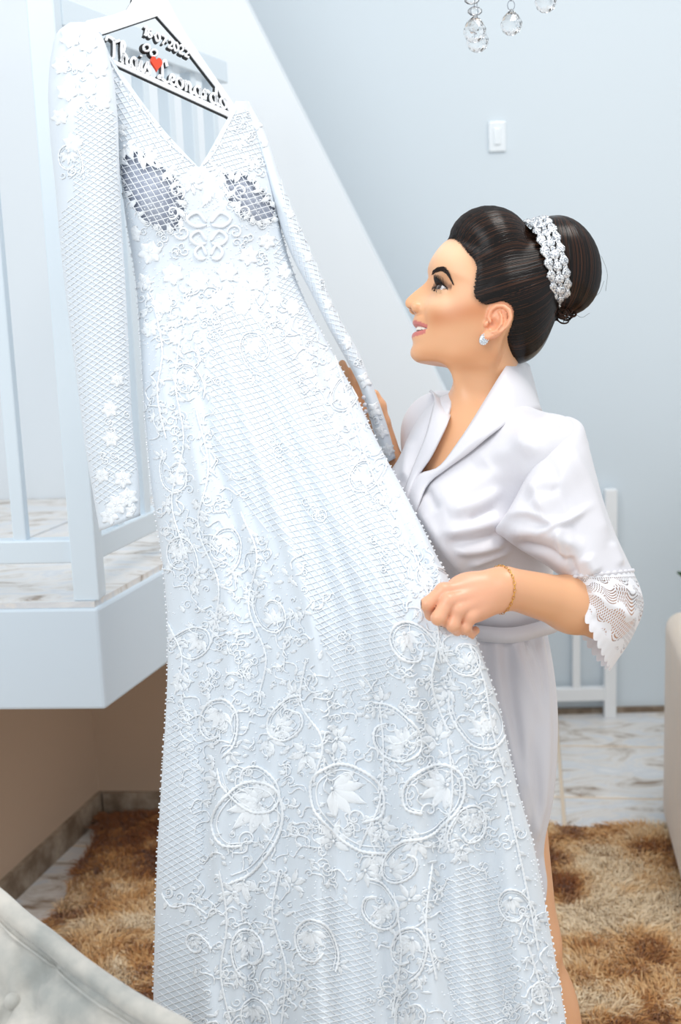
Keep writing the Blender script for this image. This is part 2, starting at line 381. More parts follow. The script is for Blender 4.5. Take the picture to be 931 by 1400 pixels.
# wall switch
def on_back(x, y):
    r = fw+rt*(x-465.5)/FPX+up*(700-y)/FPX; nb = np.array([-bd[1], bd[0], 0]); t = ((p0-CP)@nb)/(r@nb); return CP+r*t
sw = on_back(679.5, 187); nb = np.array([-bd[1], bd[0], 0])
M_plate = mat('white_glossy_plastic', (238, 244, 248), .12, coat=.5)
so = thing('wall_switch', 'small white glossy switch plate on the grey back wall', 'light switch', tuple(sw))
mb = MB(); mb.box(sw-nb*.006, (.055, .012, .094), Rb); bevel(mb.build('plate', M_plate, so, smooth=False), .004, 3)
mb = MB(); mb.box(sw-nb*.014, (.022, .008, .052), Rb); bevel(mb.build('rocker', M_plate, so, smooth=False), .003, 3)
# ---------------------------------------------------------------- the woman: body as one skin mesh
AL = math.radians(22); PS = math.radians(4)
HF = math.cos(PS)*(-math.cos(AL)*rt+math.sin(AL)*up)-math.sin(PS)*fw
HU = math.sin(AL)*rt+math.cos(AL)*up; HL = np.cross(HU, HF)
HO = P(654, 443, 1.84); HB = np.stack([HF, HU, HL], 1); PXM = 924.
def h2w(q): return HO+(np.asarray(q, float)/1000.)@HB.T            # head-local millimetres to world
def w2h(p): return ((p-HO)@HB)*1000.
def pxh(x, y, sh=0):
    """profile point to head-local (f, u) millimetres; sh moves a near-side point onto the midline"""
    dx = 654-(np.asarray(x, float)-sh); dy = 443-np.asarray(y, float)
    return (dx*math.cos(AL)+dy*math.sin(AL))/PXM*1000, (-dx*math.sin(AL)+dy*math.cos(AL))/PXM*1000
_pr = np.array([(640, 305), (626, 316), (613.5, 326.4), (603.8, 335), (594, 346.7), (588.3, 356.4), (585.6, 363), (584.4, 370), (585.2, 377.0), (583.4, 384), (578, 390.0), (569, 397.2), (559.3, 405.7), (554.2, 411.5), (553.3, 416.5), (556.4, 421.8), (560.3, 424.4), (565, 427.3), (566.3, 431), (564.9, 436.3), (563.6, 440.5), (565.5, 445.5), (569, 449), (567, 453), (563.5, 457), (562.4, 461.5), (563.6, 465.5), (564.4, 470.5), (562, 476.3), (560.7, 482), (561.6, 488), (564.5, 492.7)])
_pf, _pu = pxh(_pr[:, 0], _pr[:, 1]); _o = np.argsort(_pu); _pu = np.r_[-110, -95, _pu[_o]]; _pf = np.r_[60, 63, _pf[_o]]
_bu = np.array([-110, -95, -86, -76, -60, -40, -22, 0, 20, 36, 44, 55, 70, 85, 100, 115, 130]); _i = lambda u: np.interp(u, _pu, _pf)
_bf = np.array([60, 62, 70, 76, 78.5, 84.5, 88, 88, 89, 92, _i(44), _i(55), _i(70), _i(85), _i(100), _i(115), 55])
_tu = np.linspace(-110, 130, 481); _tP = spl(_tu, _pu, _pf); _k = np.exp(-np.linspace(-2, 2, 7)**2); _tP = np.convolve(np.pad(_tP, 3, 'edge'), _k/_k.sum(), 'valid'); _tB = spl(_tu, _bu, _bf); _tR = _tP-_tB
_wu = [-110, -92, -80, -65, -50, -35, -15, 0, 25, 50, 80, 105, 130]; _ww = [28, 33, 42, 51, 56, 60, 65, 67.5, 68, 69, 65, 55, 30]
_tW = spl(_tu, _wu, _ww)
EC = np.array([67.5, 20.0, 31.0]); ER = 12.3
def lid_lines(x):
    """upper and lower lid edge heights over lateral position x (0 at pupil)"""
    e = np.clip(1-(x/14.5)**2, 0, 1); t = 20+1.6*(x/14.5); return t+5.6*e**.8, t-3.6*e
def head_sdf(p):
    q = w2h(p); f, u, l = q[:, 0], q[:, 1], q[:, 2]; a = np.abs(l); FC = -5.
    us = u-2.6*np.clip(a/29, 0, 1.2)**2*np.exp(-((u+44)/18)**2)         # smile lifts the mouth corners
    base = np.interp(u, _tu, _tB); Wd = np.interp(u, _tu, _tW); res = np.interp(np.where(us < -24, us, u), _tu, _tR)
    wn = np.interp(u, [-26, -18, -10, 0, 15, 30, 42], [13, 14.5, 13.5, 11.5, 10, 10.5, 16])
    fade = np.where(u > -24, np.exp(-(a/wn)**2.2), np.where(us > -58, np.exp(-(a/25)**4), np.exp(-(a/24)**2.5)))
    bl = sstep(-27, -22, u); fade = bl*np.exp(-(a/wn)**2.2)+(1-bl)*fade
    Pf = base+res*fade
    Pf = Pf-8.0*np.exp(-((a-31)/15)**2-((u-21)/10)**2)+2.0*np.exp(-((a-28)/14)**2-((u-37)/6)**2)
    Pf = Pf+4.5*np.exp(-((a-38)/15)**2-((u+10)/15)**2)-2.5*np.exp(-((a-31)/4)**2-((us+38)/7)**2)-1.5*np.exp(-((a-27+.25*(u+25))/4)**2-((u+25)/12)**2)
    den = Pf-FC; ff = np.maximum(f-FC, 0); g = ((ff/den)**2.12+(a/Wd)**2.12)**(1/2.12)+1e-6
    d = (1-1/g)*(np.hypot(ff, a)+4)
    d = smax(d, -(f+35), 12); d = smax(d, u-112, 24)
    d = smax(d, (-88+.30*(68-f)-u)*.95, 11)
    Q = np.stack([f, u, a], 1)
    # nose wings, nostrils
    d = smin(d, s_ell(Q, (95.0, -14.5, 12.6), (9.0, 7.8, 6.0)), 3)
    d = smax(d, -s_ell(Q, (101, -20.5, 6.3), (5.2, 4.0, 2.9)), 1.5)
    # lids and eye opening
    d = smin(d, s_ell(Q, EC, (ER+1.6,)*3), 4.5)
    x = a-31; hi_, lo_ = lid_lines(x); op = np.maximum(np.maximum(u-hi_, lo_-u), np.maximum(np.abs(x)-14.5, EC[0]-f)); d = smax(d, -op, .8)
    d = smax(d, -s_ell(Q, EC, (ER+.2,)*3), .4)
    # mouth
    uc = -43.0+2.6*(a/29)**2; hh = 4.1*np.clip(1-(a/30)**2, 0, 1)**.7
    mo = np.maximum(np.maximum(np.abs(u-uc)-hh, a-30), 55-f); d = smax(d, -mo, 1.6)
    # skull
    d = smin(d, s_ell(q, (-12, 42, 0), (90, 78, 68)), 14)
    # ears
    tw = .42*np.clip(-(f+2), 0, 40)                                     # flare of the ear away from the head
    E2 = np.stack([f/.95, (u+9.6)/.87, a-tw], 1)
    ear = s_ell(E2, (-15, 9, 65.5), (15.5, 29, 6.6))
    ear = smin(ear, s_ell(E2, (-8.5, -17, 69.5), (7.5, 8.5, 4.2)), 4)
    ear = smax(ear, -s_ell(E2, (-12.0, 3, 74.5), (9.0, 13, 9.5)), 2.5)
    ear = smax(ear, -s_ell(E2, (-17, 22, 75.0), (8.5, 11, 5.5)), 2)
    hel = [(-7, 6, 73), (-1.5, 12, 71.5), (-1, 25, 71.5), (-6, 34, 72), (-15, 38, 72), (-25, 34, 72), (-31, 23, 72), (-30.5, 9, 71.5), (-25, -4, 71), (-17, -14, 70.5), (-11, -20, 70)]
    ear = smin(ear, s_chain(E2, hel, [2.2, 2.8, 3.1, 3.2, 3.3, 3.4, 3.4, 3.1, 2.8, 2.6, 2.4]), 2.2)
    ear = smin(ear, s_chain(E2, [(-13, 27, 72.5), (-19, 19, 73), (-22.5, 8, 73), (-20, -4, 72.5), (-13, -9, 72)], [1.8, 2.4, 2.6, 2.6, 2.4]), 2.5)
    ear = smax(ear, -s_chain(E2, [(-20, 31, 75.5), (-26, 22, 75.5), (-26.5, 8, 75), (-22.5, -4, 74.5)], [2.6, 2.8, 2.6, 2.2]), 1.2)
    ear = smin(ear, s_ell(E2, (-1.5, 0, 71.5), (3.6, 5.2, 4)), 3)
    d = smin(d, ear, 3.5)
    return d/1000.
# ---- neck, chest and limbs: joints measured in the room
J = dict(neck0=h2w((-24, -38, 0)), neck1=P(676, 606, 1.87), shL=P(752, 612, 1.735), shR=P(606, 592, 2.0), chest=P(648, 690, 1.87), waist=P(652, 830, 1.89), hip=P(643, 950, 1.90),
         elL=P(828, 838, 1.70), wrL=P(693, 803, 1.615), elR=P(584, 790, 2.03), wrR=P(532, 640, 1.985),
         hipL=P(664, 970, 1.86), knL=P(716, 1290, 1.86), anL=P(780, 1700, 1.98), hipR=P(630, 970, 1.98), knR=P(640, 1290, 1.97), anR=P(640, 1700, 2.0))
TQ = np.array([math.cos(math.radians(36)), math.sin(math.radians(36)), 0])       # torso faces -TQ
TS = np.array([-TQ[1], TQ[0], 0])                                                 # towards her right
def torso_R(): return np.stack([TQ, TS, (0, 0, 1)], 1)
def torso_sdf(p):
    d = s_ell(p, J['chest'], (.092, .128, .17), torso_R())
    d = smin(d, s_cap(p, J['shL']+np.array([-.02, .01, -.03]), J['shR'], .026, .036), .05)
    d = smin(d, s_ell(p, J['waist'], (.082, .115, .14), torso_R()), .06)
    d = smin(d, s_ell(p, J['hip'], (.088, .138, .13), torso_R()), .06)
    for s in (1, -1): d = smin(d, s_ell(p, J['chest']-TQ*.075+TS*.062*s+np.array([0, 0, -.02]), (.06, .06, .06)), .035)
    return d
def neck_sdf(p):
    d = s_cap(p, J['neck0'], J['neck1'], .0475, .052)
    d = smin(d, s_cap(p, J['neck1']+np.array([0, 0, -.035]), J['shL']+np.array([-.02, .01, -.03]), .036, .02), .07)
    d = smin(d, s_cap(p, J['neck1']+np.array([0, 0, -.035]), J['shR']+np.array([0, 0, -.01]), .036, .02), .07)
    st = J['neck1']-TQ*.038
    d = smin(d, s_cap(p, h2w((18, -70, 34)), st+TS*-.012, .006, .007), .03)      # neck muscle to the breastbone
    for s in (1, -1): d = smin(d, s_cap(p, st+TS*.015*s+np.array([0, 0, -.006]), st+TS*.12*s+TQ*.03+np.array([0, 0, .012]), .008, .007), .022)   # collar bones
    return d
def upper_sdf(p):
    d = np.full(len(p), .2); m = p[:, 2] > HO[2]-.145; d[m] = head_sdf(p[m]); k = np.full(len(p), .2); n = p[:, 2] < HO[2]+.03; k[n] = smin(neck_sdf(p[n]), torso_sdf(p[n]), .03)
    return smin(d, k, .020)
# ---- near (left) hand, closed on the dress
def hp(x, y, d): return P(x, y, d)
fingers_L = [
    ([hp(655, 800, 1.607), hp(606, 808, 1.592), hp(584, 826, 1.585), hp(590, 842, 1.602), hp(603, 846, 1.622)], [.010, .0098, .0088, .0080, .0070]),
    ([hp(658, 810, 1.603), hp(613, 822, 1.583), hp(599, 845, 1.575), hp(613, 850, 1.597), hp(622, 846, 1.615)], [.010, .0100, .0090, .0080, .0070]),
    ([hp(662, 818, 1.603), hp(626, 834, 1.584), hp(619, 855, 1.581), hp(629, 866, 1.600), hp(637, 858, 1.615)], [.010, .0096, .0084, .0072, .0066]),
    ([hp(666, 825, 1.607), hp(642, 843, 1.590), hp(636, 858, 1.589), hp(642, 868, 1.604), hp(650, 862, 1.617)], [.010, .0090, .0074, .0064, .0058])]
thumb_L = ([hp(672, 796, 1.628), hp(640, 806, 1.645), hp(612, 820, 1.645), hp(594, 838, 1.632)], [.013, .0125, .0105, .0085])
def arm_L(p):
    d = s_cap(p, J['shL'], J['elL'], .044, .034)
    mid = J['elL']*.66+J['wrL']*.34
    fo = s_cap(p, J['elL'], mid, .0345, .0355); fo = smin(fo, s_cap(p, mid, J['wrL'], .0355, .0262), .02)
    d = smin(d, fo, .02)
    wr2 = J['wrL']; pal = hp(640, 818, 1.603)
    ax = (hp(618, 822, 1.6)-wr2); ax /= np.linalg.norm(ax); ac = hp(606, 806, 1.594)-hp(640, 842, 1.592); ac -= ax*(ac@ax); ac /= np.linalg.norm(ac); nn = np.cross(ax, ac)
    d = smin(d, s_ell(p, (wr2+pal)/2+(pal-wr2)*.12, (.046, .030, .0165), np.stack([ax, ac, nn], 1)), .018)
    h = None
    for pts, rs in fingers_L:
        e = s_chain(p, pts, rs, .004); h = e if h is None else smin(h, e, .0014)
    h = smin(h, s_ell(p, pal, (.034, .033, .0150), np.stack([ax, ac, nn], 1)), .004)
    for pts, rs in fingers_L: h = smin(h, s_ell(p, pts[1], (.0102,)*3), .003)      # knuckles
    for i in range(4): h = smin(h, s_cap(p, fingers_L[i][0][1], J['wrL']*.6+fingers_L[i][0][0]*.4+nn*0, .0075, .010), .006)   # tendons
    d = smin(d, h, .010)
    d = smin(d, s_chain(p, *thumb_L, .006), .006)
    return d
# ---- far (right) hand, open behind the sleeve of the dress
def arm_R(p):
    d = s_cap(p, J['shR'], J['elR'], .045, .036); d = smin(d, s_cap(p, J['elR'], J['wrR'], .036, .0245), .02)
    D = 2.005; pal = P(512, 585, D)
    d = smin(d, s_chain(p, [J['wrR'], P(519, 610, 1.997), P(509, 578, D)], [.0245, .029, .028]), .015)
    for pts, rs in (([P(502, 588, D), P(490, 560, D), P(480, 530, D-.004), P(473, 510, D-.006), P(468, 497, D-.006)], [.012, .0092, .0082, .0074, .0062]),
                    ([P(508, 580, D), P(499, 549, D), P(490, 521, D-.002), P(484, 503, D-.002)], [.012, .0094, .0083, .0070]),
                    ([P(513, 578, D+.004), P(507, 549, D+.006), P(499, 524, D+.008), P(493, 508, D+.008)], [.012, .009, .008, .0066]),
                    ([P(501, 592, D), P(490, 572, D-.004), P(484, 552, D-.008), P(481, 538, D-.01)], [.011, .0082, .0072, .006])):
        d = smin(d, s_chain(p, pts, rs, .003), .004)
    d = smin(d, s_chain(p, [P(522, 606, 1.995), P(523, 578, 1.985), P(519, 555, 1.98), P(512, 539, 1.98)], [.016, .0120, .0102, .0078], .006), .008)
    return d
def leg(p, s):
    d = smin(s_cap(p, J['hip'+s], J['kn'+s], .074, .052), s_cap(p, J['kn'+s], J['an'+s], .047, .034), .03)
    cal = J['kn'+s]*.68+J['an'+s]*.32+rt*.020+fw*.01; d = smin(d, s_ell(p, cal, (.046, .046, .125)), .04)
    ft = J['an'+s].copy(); ft[2] = .035
    return smin(d, smin(s_cap(p, J['an'+s], ft, .034, .03), s_cap(p, ft, ft-TQ*.16+np.array([0, 0, -.012]), .034, .02), .02), .02)
def lower_sdf(p): return smin(torso_sdf(p), np.minimum(leg(p, 'L'), leg(p, 'R')), .03)
bx = lambda pts, m: (np.min(pts, 0)-m, np.max(pts, 0)+m)
def main_piece(v, f):
    lab = np.arange(len(v))
    for _ in range(400):
        m = lab[f].min(1); new = lab.copy()
        for k in range(4): np.minimum.at(new, f[:, k], m)
        new = new[new]
        if (new == lab).all(): break
        lab = new
    big = np.bincount(lab, minlength=len(v)).argmax(); keep = lab == big; idx = np.cumsum(keep)-1
    return v[keep], idx[f[keep[f[:, 0]]]]
def body_mesh():
    parts = []
    hc = [h2w((a, b, c)) for a in (-105, 118) for b in (-95, 125) for c in (-88, 90)]
    lo, hi = bx(hc, .004); lo[2] = min(lo[2], P(600, 720, 1.85)[2])
    nx = np.array([J['neck1'], J['chest']]); lo = np.minimum(lo, J['chest']-np.array([.15, .16, .02])); hi = np.maximum(hi, J['chest']+np.array([.16, .14, 0]))
    v, f = nets(upper_sdf, lo, hi, .0019, 5, 2.2); v = vsmooth(v, f, 2, .4); parts.append((v, f))
    lo, hi = bx([J['wrL'], J['elL'], hp(580, 875, 1.60), hp(600, 800, 1.66)], .05); lo[0] = hp(575, 850, 1.6)[0]
    v, f = nets(arm_L, lo, hi, .0016, 4, 2.0); v = vsmooth(v, f, 2, .4); parts.append((v, f))
    lo, hi = bx([J['wrR'], J['elR'], P(465, 490, 1.99), P(535, 520, 2.0)], .03)
    v, f = nets(arm_R, lo, hi, .0020, 4, 2.0); v = vsmooth(v, f, 2, .4); parts.append((v, f))
    lo, hi = bx([J['waist'], J['anL'], J['anR'], J['hipL'], J['hipR']], .13); lo[2] = .0; hi[2] = J['waist'][2]+.1; lo[0] -= .12; lo[1] -= .06
    v, f = nets(lower_sdf, lo, hi, .006, 4, 2.0); v = vsmooth(v, f, 3, .4); parts.append((v, f))
    parts = [main_piece(*q) for q in parts]
    V = np.concatenate([a for a, _ in parts]); n = 0; F = []
    for a, b in parts: F.append(b+n); n += len(a)
    return V, np.concatenate(F), parts
def pl(x, y, l):
    """photo point on the head plane l millimetres from the middle -> (f, u)"""
    r = fw+rt*(x-465.5)/FPX+up*(700-y)/FPX; t = (l/1000.-(CP-HO)@HL)/(r@HL); q = w2h((CP+r*t)[None])[0]; return q[:2]
HLINE = [(612, 327, 0), (626, 327, 26), (636, 334, 40), (646, 349, 52), (653, 367, 60), (652, 388, 64), (651, 404, 67), (662, 414, 70), (682, 409, 73), (699, 416, 74), (705, 430, 73), (701, 448, 66), (694, 470, 55), (698, 500, 35)]
HLN2 = np.array([pl(*q) for q in HLINE[:8]])
def skin_colour(V):
    n = len(V); C = np.tile(lin((228, 172, 130)), (n, 1)); q = w2h(V); f, u, l = q.T; a = np.abs(l)
    # template plane: near-side features in profile pixels
    ca, sa_ = math.cos(AL), math.sin(AL); X = 654-(f*ca-u*sa_)*PXM/1000; Y = 443-(f*sa_+u*ca)*PXM/1000; pt = np.stack([X, Y], 1)
    hd = (u > -100) & (f > -45) & (a < 100)
    def mixc(w, rgb):
        w = np.clip(w, 0, 1)[:, None]*hd[:, None]; C[:] = C*(1-w)+lin(rgb)*w
    d, t = seg_dist(pt, [(645, 432), (615, 436), (592, 440)]); mixc(.70*np.exp(-(d/15)**2), (198, 122, 76))          # bronzer
    d, t = seg_dist(pt, [(598, 342), (612, 352)]); mixc(.7*np.exp(-(d/22)**2), (246, 208, 174))  # forehead painted lighter: light on it put into the skin colour
    d, t = seg_dist(pt, [(582, 415), (600, 418)]); mixc(.6*np.exp(-(d/11)**2), (246, 204, 168)); d, t = seg_dist(pt, [(578, 492), (610, 497), (650, 490), (690, 500)]); mixc(.5*np.exp(-(d/13)**2), (206, 138, 92))  # cheek light and under-jaw shade put into the skin colour
    mixc(.45*((f < 4) & (a > 68) & (u < 30) & (u > -36) & (f > -36)), (240, 160, 128))                                              # ears
    x = a-31; hi_, lo_ = lid_lines(x); ey = (f > 55)
    mixc(ey*.75*np.exp(-(np.clip(np.abs(u-hi_-3.0)-1, 0, 99)/3.2)**2)*(np.abs(x-2) < 17), (96, 56, 36))                # eye shadow
    mixc(ey*.97*np.exp(-(np.clip(u-hi_-.4, 0, 99)/1.5)**2)*(u > hi_-1.6)*(np.abs(x) < 15.5), (14, 9, 8))              # liner
    mixc(ey*.6*np.exp(-(np.abs(u-lo_+.8)/1.3)**2)*(np.abs(x) < 14.5), (70, 40, 30))
    # lips
    us = u-2.6*np.clip(a/29, 0, 1.2)**2; e = np.clip(1-(a/31.5)**2, 0, 1)
    ups = (us > -43) & (us < -38.8+5.6*e**.7-1.5*np.exp(-(a/4)**2)) & (a < 31); lws = (us <= -43) & (us > -48.5-8.5*e**.6) & (a < 30.5)
    mixc((ups | lws)*(f > 50)*.92, (202, 112, 108))
    uc = -43.0+2.6*(a/29)**2; hh = 4.1*np.clip(1-(a/30)**2, 0, 1)**.7; Pm = np.interp(u, _tu, _tB)
    mixc(((np.abs(u-uc) < hh+.6) & (f < 84-a*a*.016-3.5) & (f > 50) & (a < 28)), (96, 34, 32))                            # inside of the mouth
    mixc(((u > -26) & (u < -17.5) & (f > 92) & (f < 107) & (a < 10) & (a > 2.5))*.5, (120, 62, 40))                       # nostril
    hm = np.stack([f, u], 1); e_, _ = seg_dist(hm, HLN2); ns_ = .7+.3*np.sin(f*1.3+u*.9)*np.sin(u*1.7-f*.6); mixc(.6*np.exp(-(e_/5.5)**2)*ns_*(u > -5), (60, 38, 28))      # short hair along the hairline
    # hands slightly pinker, fainter at the knuckles
    sel = (np.abs(V-J['wrL']).max(1) < .13) & (V[:, 2] < 1.3); w = np.exp(-(np.linalg.norm(V-hp(625, 815, 1.6), axis=1)/.07)**2)*sel*.55
    C[:] = C*(1-w[:, None])+lin((236, 172, 150))*w[:, None]
    return C
M_skin = mat('warm_skin', (232, 178, 138), .36, spec=.5, sss=.12, attr=True, bump=(900, .03, .0005))
woman = thing('person', 'dark haired woman in a white satin robe, looking up at the hanging lace dress', 'person', tuple(np.array([J['hip'][0], J['hip'][1], 0])))
BV, BF, BPARTS = body_mesh()
# thin webs of skin under the robe join the separately refined regions into one surface
def _web(i, j, sel_i, sel_j):
    off = np.cumsum([0]+[len(a) for a, _ in BPARTS]); A = BPARTS[i][0]; B = BPARTS[j][0]
    ia = np.argsort(np.linalg.norm(A-sel_i, axis=1))[:2]; ib = np.argsort(np.linalg.norm(B-sel_j, axis=1))[:2]
    return [off[i]+ia[0], off[i]+ia[1], off[j]+ib[1], off[j]+ib[0]]
BF = np.concatenate([BF, [_web(0, 1, J['shL'], J['elL']*.9+J['shL']*.1), _web(0, 2, J['shR'], J['elR']), _web(0, 3, J['chest'], J['waist']+np.array([0, 0, .08]))]])
body = mk('body', BV, BF, M_skin, woman, col=skin_colour(BV))
# ---------------------------------------------------------------- eyes, brows, lashes, teeth
UP_BVH = BVHTree.FromPolygons([Vector(a) for a in BPARTS[0][0]], [tuple(int(i) for i in b) for b in BPARTS[0][1]])
def onface(x, y, lift=.0006, bvh=None):
    """point of the skin seen at a photo point"""
    r = fw+rt*(x-465.5)/FPX+up*(700-y)/FPX; r /= np.linalg.norm(r)
    h = (bvh or UP_BVH).ray_cast(Vector(CP), Vector(r))
    if h[0] is None: return None, None
    return np.array(h[0])+np.array(h[1])*lift, np.array(h[1])
def mirror(p): q = w2h(np.asarray(p)); q[..., 2] *= -1; return h2w(q)
M_eye = mat('eye_white', (220, 214, 214), .15, coat=.6); M_iris = mat('dark_brown_iris', (50, 28, 16), .12, coat=1); M_lash = mat('black_lashes', (10, 8, 8), .5)
M_brow = mat('dark_brow_hair', (38, 24, 18), .6); M_teeth = mat('teeth_enamel', (244, 238, 226), .2, coat=.4)
gaze = np.array([.93, .16, .34]); gaze /= np.linalg.norm(gaze)
for s in (1, -1):
    ec = EC*np.array([1, 1, s]); mb = MB(); mb.sphere((0, 0, 0), 1.0, 28, 18); v = np.concatenate(mb.v)*ER
    e = mk('eyeball', h2w(v+ec), mb.f, M_eye, woman)
    g = gaze*np.array([1, 1, s]); a = np.cross(g, (0, 1, 0)); a /= np.linalg.norm(a); b = np.cross(a, g); V = [g*(ER+.55)]; F = []; k = 20
    for ri, r in enumerate((2.2, 4.4, 6.6)):
        for j in range(k):
            t = 2*math.pi*j/k; V.append((math.cos(t)*a+math.sin(t)*b)*r+g*(math.sqrt(ER*ER-r*r)+.5-.12*ri))
    F = [(0, 1+j, 1+(j+1) % k) for j in range(k)]+[(1+i*k+j, 1+(i+1)*k+j, 1+(i+1)*k+(j+1) % k, 1+i*k+(j+1) % k) for i in range(2) for j in range(k)]
    mk('iris', h2w(np.array(V)+ec), F, M_iris, e)
    mb = MB()                                                       # lashes, upper fan long and swept out
    for x in np.linspace(-11, 15, 54):
        hi_, lo_ = lid_lines(np.array(x)); base = np.array([EC[0]+math.sqrt(max((ER+1.5)**2-x*x-(float(hi_)-EC[1])**2, 4)), float(hi_)+.2, 31+x])
        ln = 8.5+3*(x+11)/26+rng.uniform(-1, 1.2); out = np.array([1.0-.03*max(x, 0), .10, .42*x/14]); out /= np.linalg.norm(out)
        pts = [base+out*ln*t+np.array([0, 1, 0])*ln*.75*t**1.8+rng.normal(0, .08, 3) for t in (0, .25, .5, .75, 1)]
        pts = np.array(pts)*np.array([1, 1, s]); mb.tube(h2w(pts), np.array([.00042, .0004, .00034, .00024, .0001]), 4, False)
    for x in np.linspace(-6, 14, 26):
        hi_, lo_ = lid_lines(np.array(x)); base = np.array([EC[0]+math.sqrt(max((ER+1.5)**2-x*x-(float(lo_)-EC[1])**2, 4)), float(lo_)-.2, 31+x])
        out = np.array([.8, -.55, .3*x/14]); pts = np.array([base+out*2.6*t-np.array([0, .4, 0])*t*t for t in (0, .5, 1)])*np.array([1, 1, s]); mb.tube(h2w(pts), np.array([.00018, .00014, .00008]), 4, False)
    tag(mb.build('eyelashes', M_lash, woman), kind='stuff')
# brow: many short hairs along the arch (lower and upper edge traced)
lowb = curve([(590.5, 376.5), (597, 372.3), (604, 371), (609.5, 373.8), (614.5, 380), (619, 388)], 30); upb = curve([(591.5, 371), (598, 367), (605, 365.8), (611.3, 369.5), (616, 377.5), (619.6, 387)], 30)
for s in (1, -1):
    mb = MB()
    for i in range(380):
        t = rng.uniform(0, 1); k = min(int(t*29), 28); w = rng.uniform(0, 1); a = lowb[k]*(1-w)+upb[k]*w; tg = (lowb[k+1]-lowb[k]); tg /= np.linalg.norm(tg)
        upv = (upb[k]-lowb[k]); b = a+tg*rng.uniform(4, 7)*(1-.3*t)+upv*.08*(1-t)
        A, nA = onface(*a, .0004); B, nB = onface(*b, .0010)
        if A is None or B is None or np.linalg.norm(A-B) > .02: continue
        pts = np.array([A, (A+B)/2+nA*.0008, B]);  mb.tube(mirror(pts) if s < 0 else pts, np.array([.00034, .0003, .00012]), 4, False)
    tag(mb.build('eyebrow', M_brow, woman), kind='stuff')
# teeth: an arch of single teeth behind the lips
for i in range(-5, 6):
    wth = [8.4, 7.6, 6.6, 7.4, 7.0, 7.0][min(abs(i), 5)]; a = i*7.3; th = a/34.
    c = np.array([80.5-26*(1-math.cos(th*1.15)), -39.6+2.2*(th**2), 29*math.sin(th*1.05)]); tr = math.atan2(26*math.sin(th*1.15)*1.15, 29*1.05*math.cos(th*1.05))
    R = np.array([[math.cos(tr), 0, -math.sin(tr)], [0, 1, 0], [math.sin(tr), 0, math.cos(tr)]]); mb = MB(); mb.box((0, 0, 0), (4.5, 9.0 if abs(i) < 3 else 8, wth*.93)); v = np.concatenate(mb.v)@R.T+c
    bevel(mk('tooth', h2w(v), mb.f, M_teeth, woman), .0012, 3)
# ---------------------------------------------------------------- earring
M_gem = mat('clear_cut_crystal', (236, 240, 244), .08, metal=.85, spec=1); M_silver = mat('polished_silver', (214, 216, 220), .18, metal=1)
ep, en = onface(659.5, 464.5, .0)
for s, lab in ((1, 'oval cluster of clear stones worn on the near ear lobe'), (-1, 'oval stone cluster on the far ear lobe, hidden behind her face')):
    if s < 0: continue
    c = h2w(w2h(ep)+np.array([-.5, -.5, 10.0])); er = thing('earring', lab, 'earring', tuple(c)); mb = MB()
    mb.sphere((0, 0, 0), (7.0, 9.2, 3.0), 16, 8); mk('setting', c+(np.concatenate(mb.v)/1000)@HB.T, mb.f, M_silver, er)
    k = 0
    for ring, n in ((0, 1), (1, 7), (2, 13)):
        for j in range(n):
            t = 2*math.pi*j/n+ring; q = np.array([2.85*ring*math.cos(t), 3.8*ring*math.sin(t), 3.2-.42*ring*ring*.9]); mb = MB(); mb.sphere((0, 0, 0), (1.45, 1.6, 1.2), 6, 4)
            mk('stone', c+((np.concatenate(mb.v)+q)/1000)@HB.T, mb.f, M_gem, er, smooth=False)
# ---------------------------------------------------------------- hair
def hair_mat():
    m = bpy.data.materials.new('glossy_dark_brown_hair'); m.use_nodes = True; nt = m.node_tree; b = nt.nodes['Principled BSDF']
    a = nt.nodes.new('ShaderNodeVertexColor'); a.layer_name = 'col'; nt.links.new(a.outputs[0], b.inputs['Base Color'])
    b.inputs['Roughness'].default_value = .24; b.inputs['Specular IOR Level'].default_value = .22; b.inputs['Coat Weight'].default_value = .05; b.inputs['Coat Roughness'].default_value = .25
    return m
M_hair = hair_mat()
hl2 = np.array([pl(*q) for q in HLINE]); FACEPOLY = np.r_[hl2, [(-70, -140), (200, -140), (200, hl2[0][1]+8)]]
hl3 = np.array([(a[0], a[1], q[2]) for a, q in zip(hl2, HLINE)])
RC = np.array([*pxh(745, 362), 0.]); _a = np.array([*pxh(762, 421), 0.])-np.array([*pxh(729, 302), 0.]); RA = -_a/2*.97; RLn = np.linalg.norm(RA); RAu = RA/RLn; RN = np.array([-RAu[1], RAu[0], 0.])
if RN[0] > 0: RN = -RN
BUNC = np.array([*pxh(769, 362), 0.]); BUNR = np.array([55., 73., 60.])
_bx = np.array([*pxh(800, 352), 0.])-np.array([*pxh(740, 370), 0.]); _bx /= np.linalg.norm(_bx); BUNB = np.stack([_bx, np.array([-_bx[1], _bx[0], 0]), (0, 0, 1.)], 1)
def hull(q):
    d = s_ell(q, (-16, 46, 0), (87, 86, 77)); d = smin(d, s_ell(q, (27, 108, 0), (63, 61, 66)), 18); d = smin(d, s_ell(q, (-56, 8, 0), (44, 46, 54)), 18)
    g = smin(d, s_ell(q, (-45, 100, 0), (50, 60, 62)), 15)
    return g
def hair_cap(q):
    d = hull(q); m = q[:, :2]; e, _ = seg_dist(m, hl2); ins = inpoly(m, FACEPOLY); sd_ = np.where(ins, -e, e)
    d = np.minimum(d+6.0*np.exp(-np.clip(sd_, 0, 99)/9), head_sdf(h2w(q))*1000-1.3)
    return smax(d, -sd_, 3)
v, f = nets(hair_cap, (-112, -62, -84), (104, 178, 84), 2.6, 3, 2.5); v = vsmooth(v, f, 3)
dark = lambda n: np.tile(lin((16, 11, 9)), (n, 1))
hair = mk('hair', h2w(v), f, M_hair, woman, col=dark(len(v)))
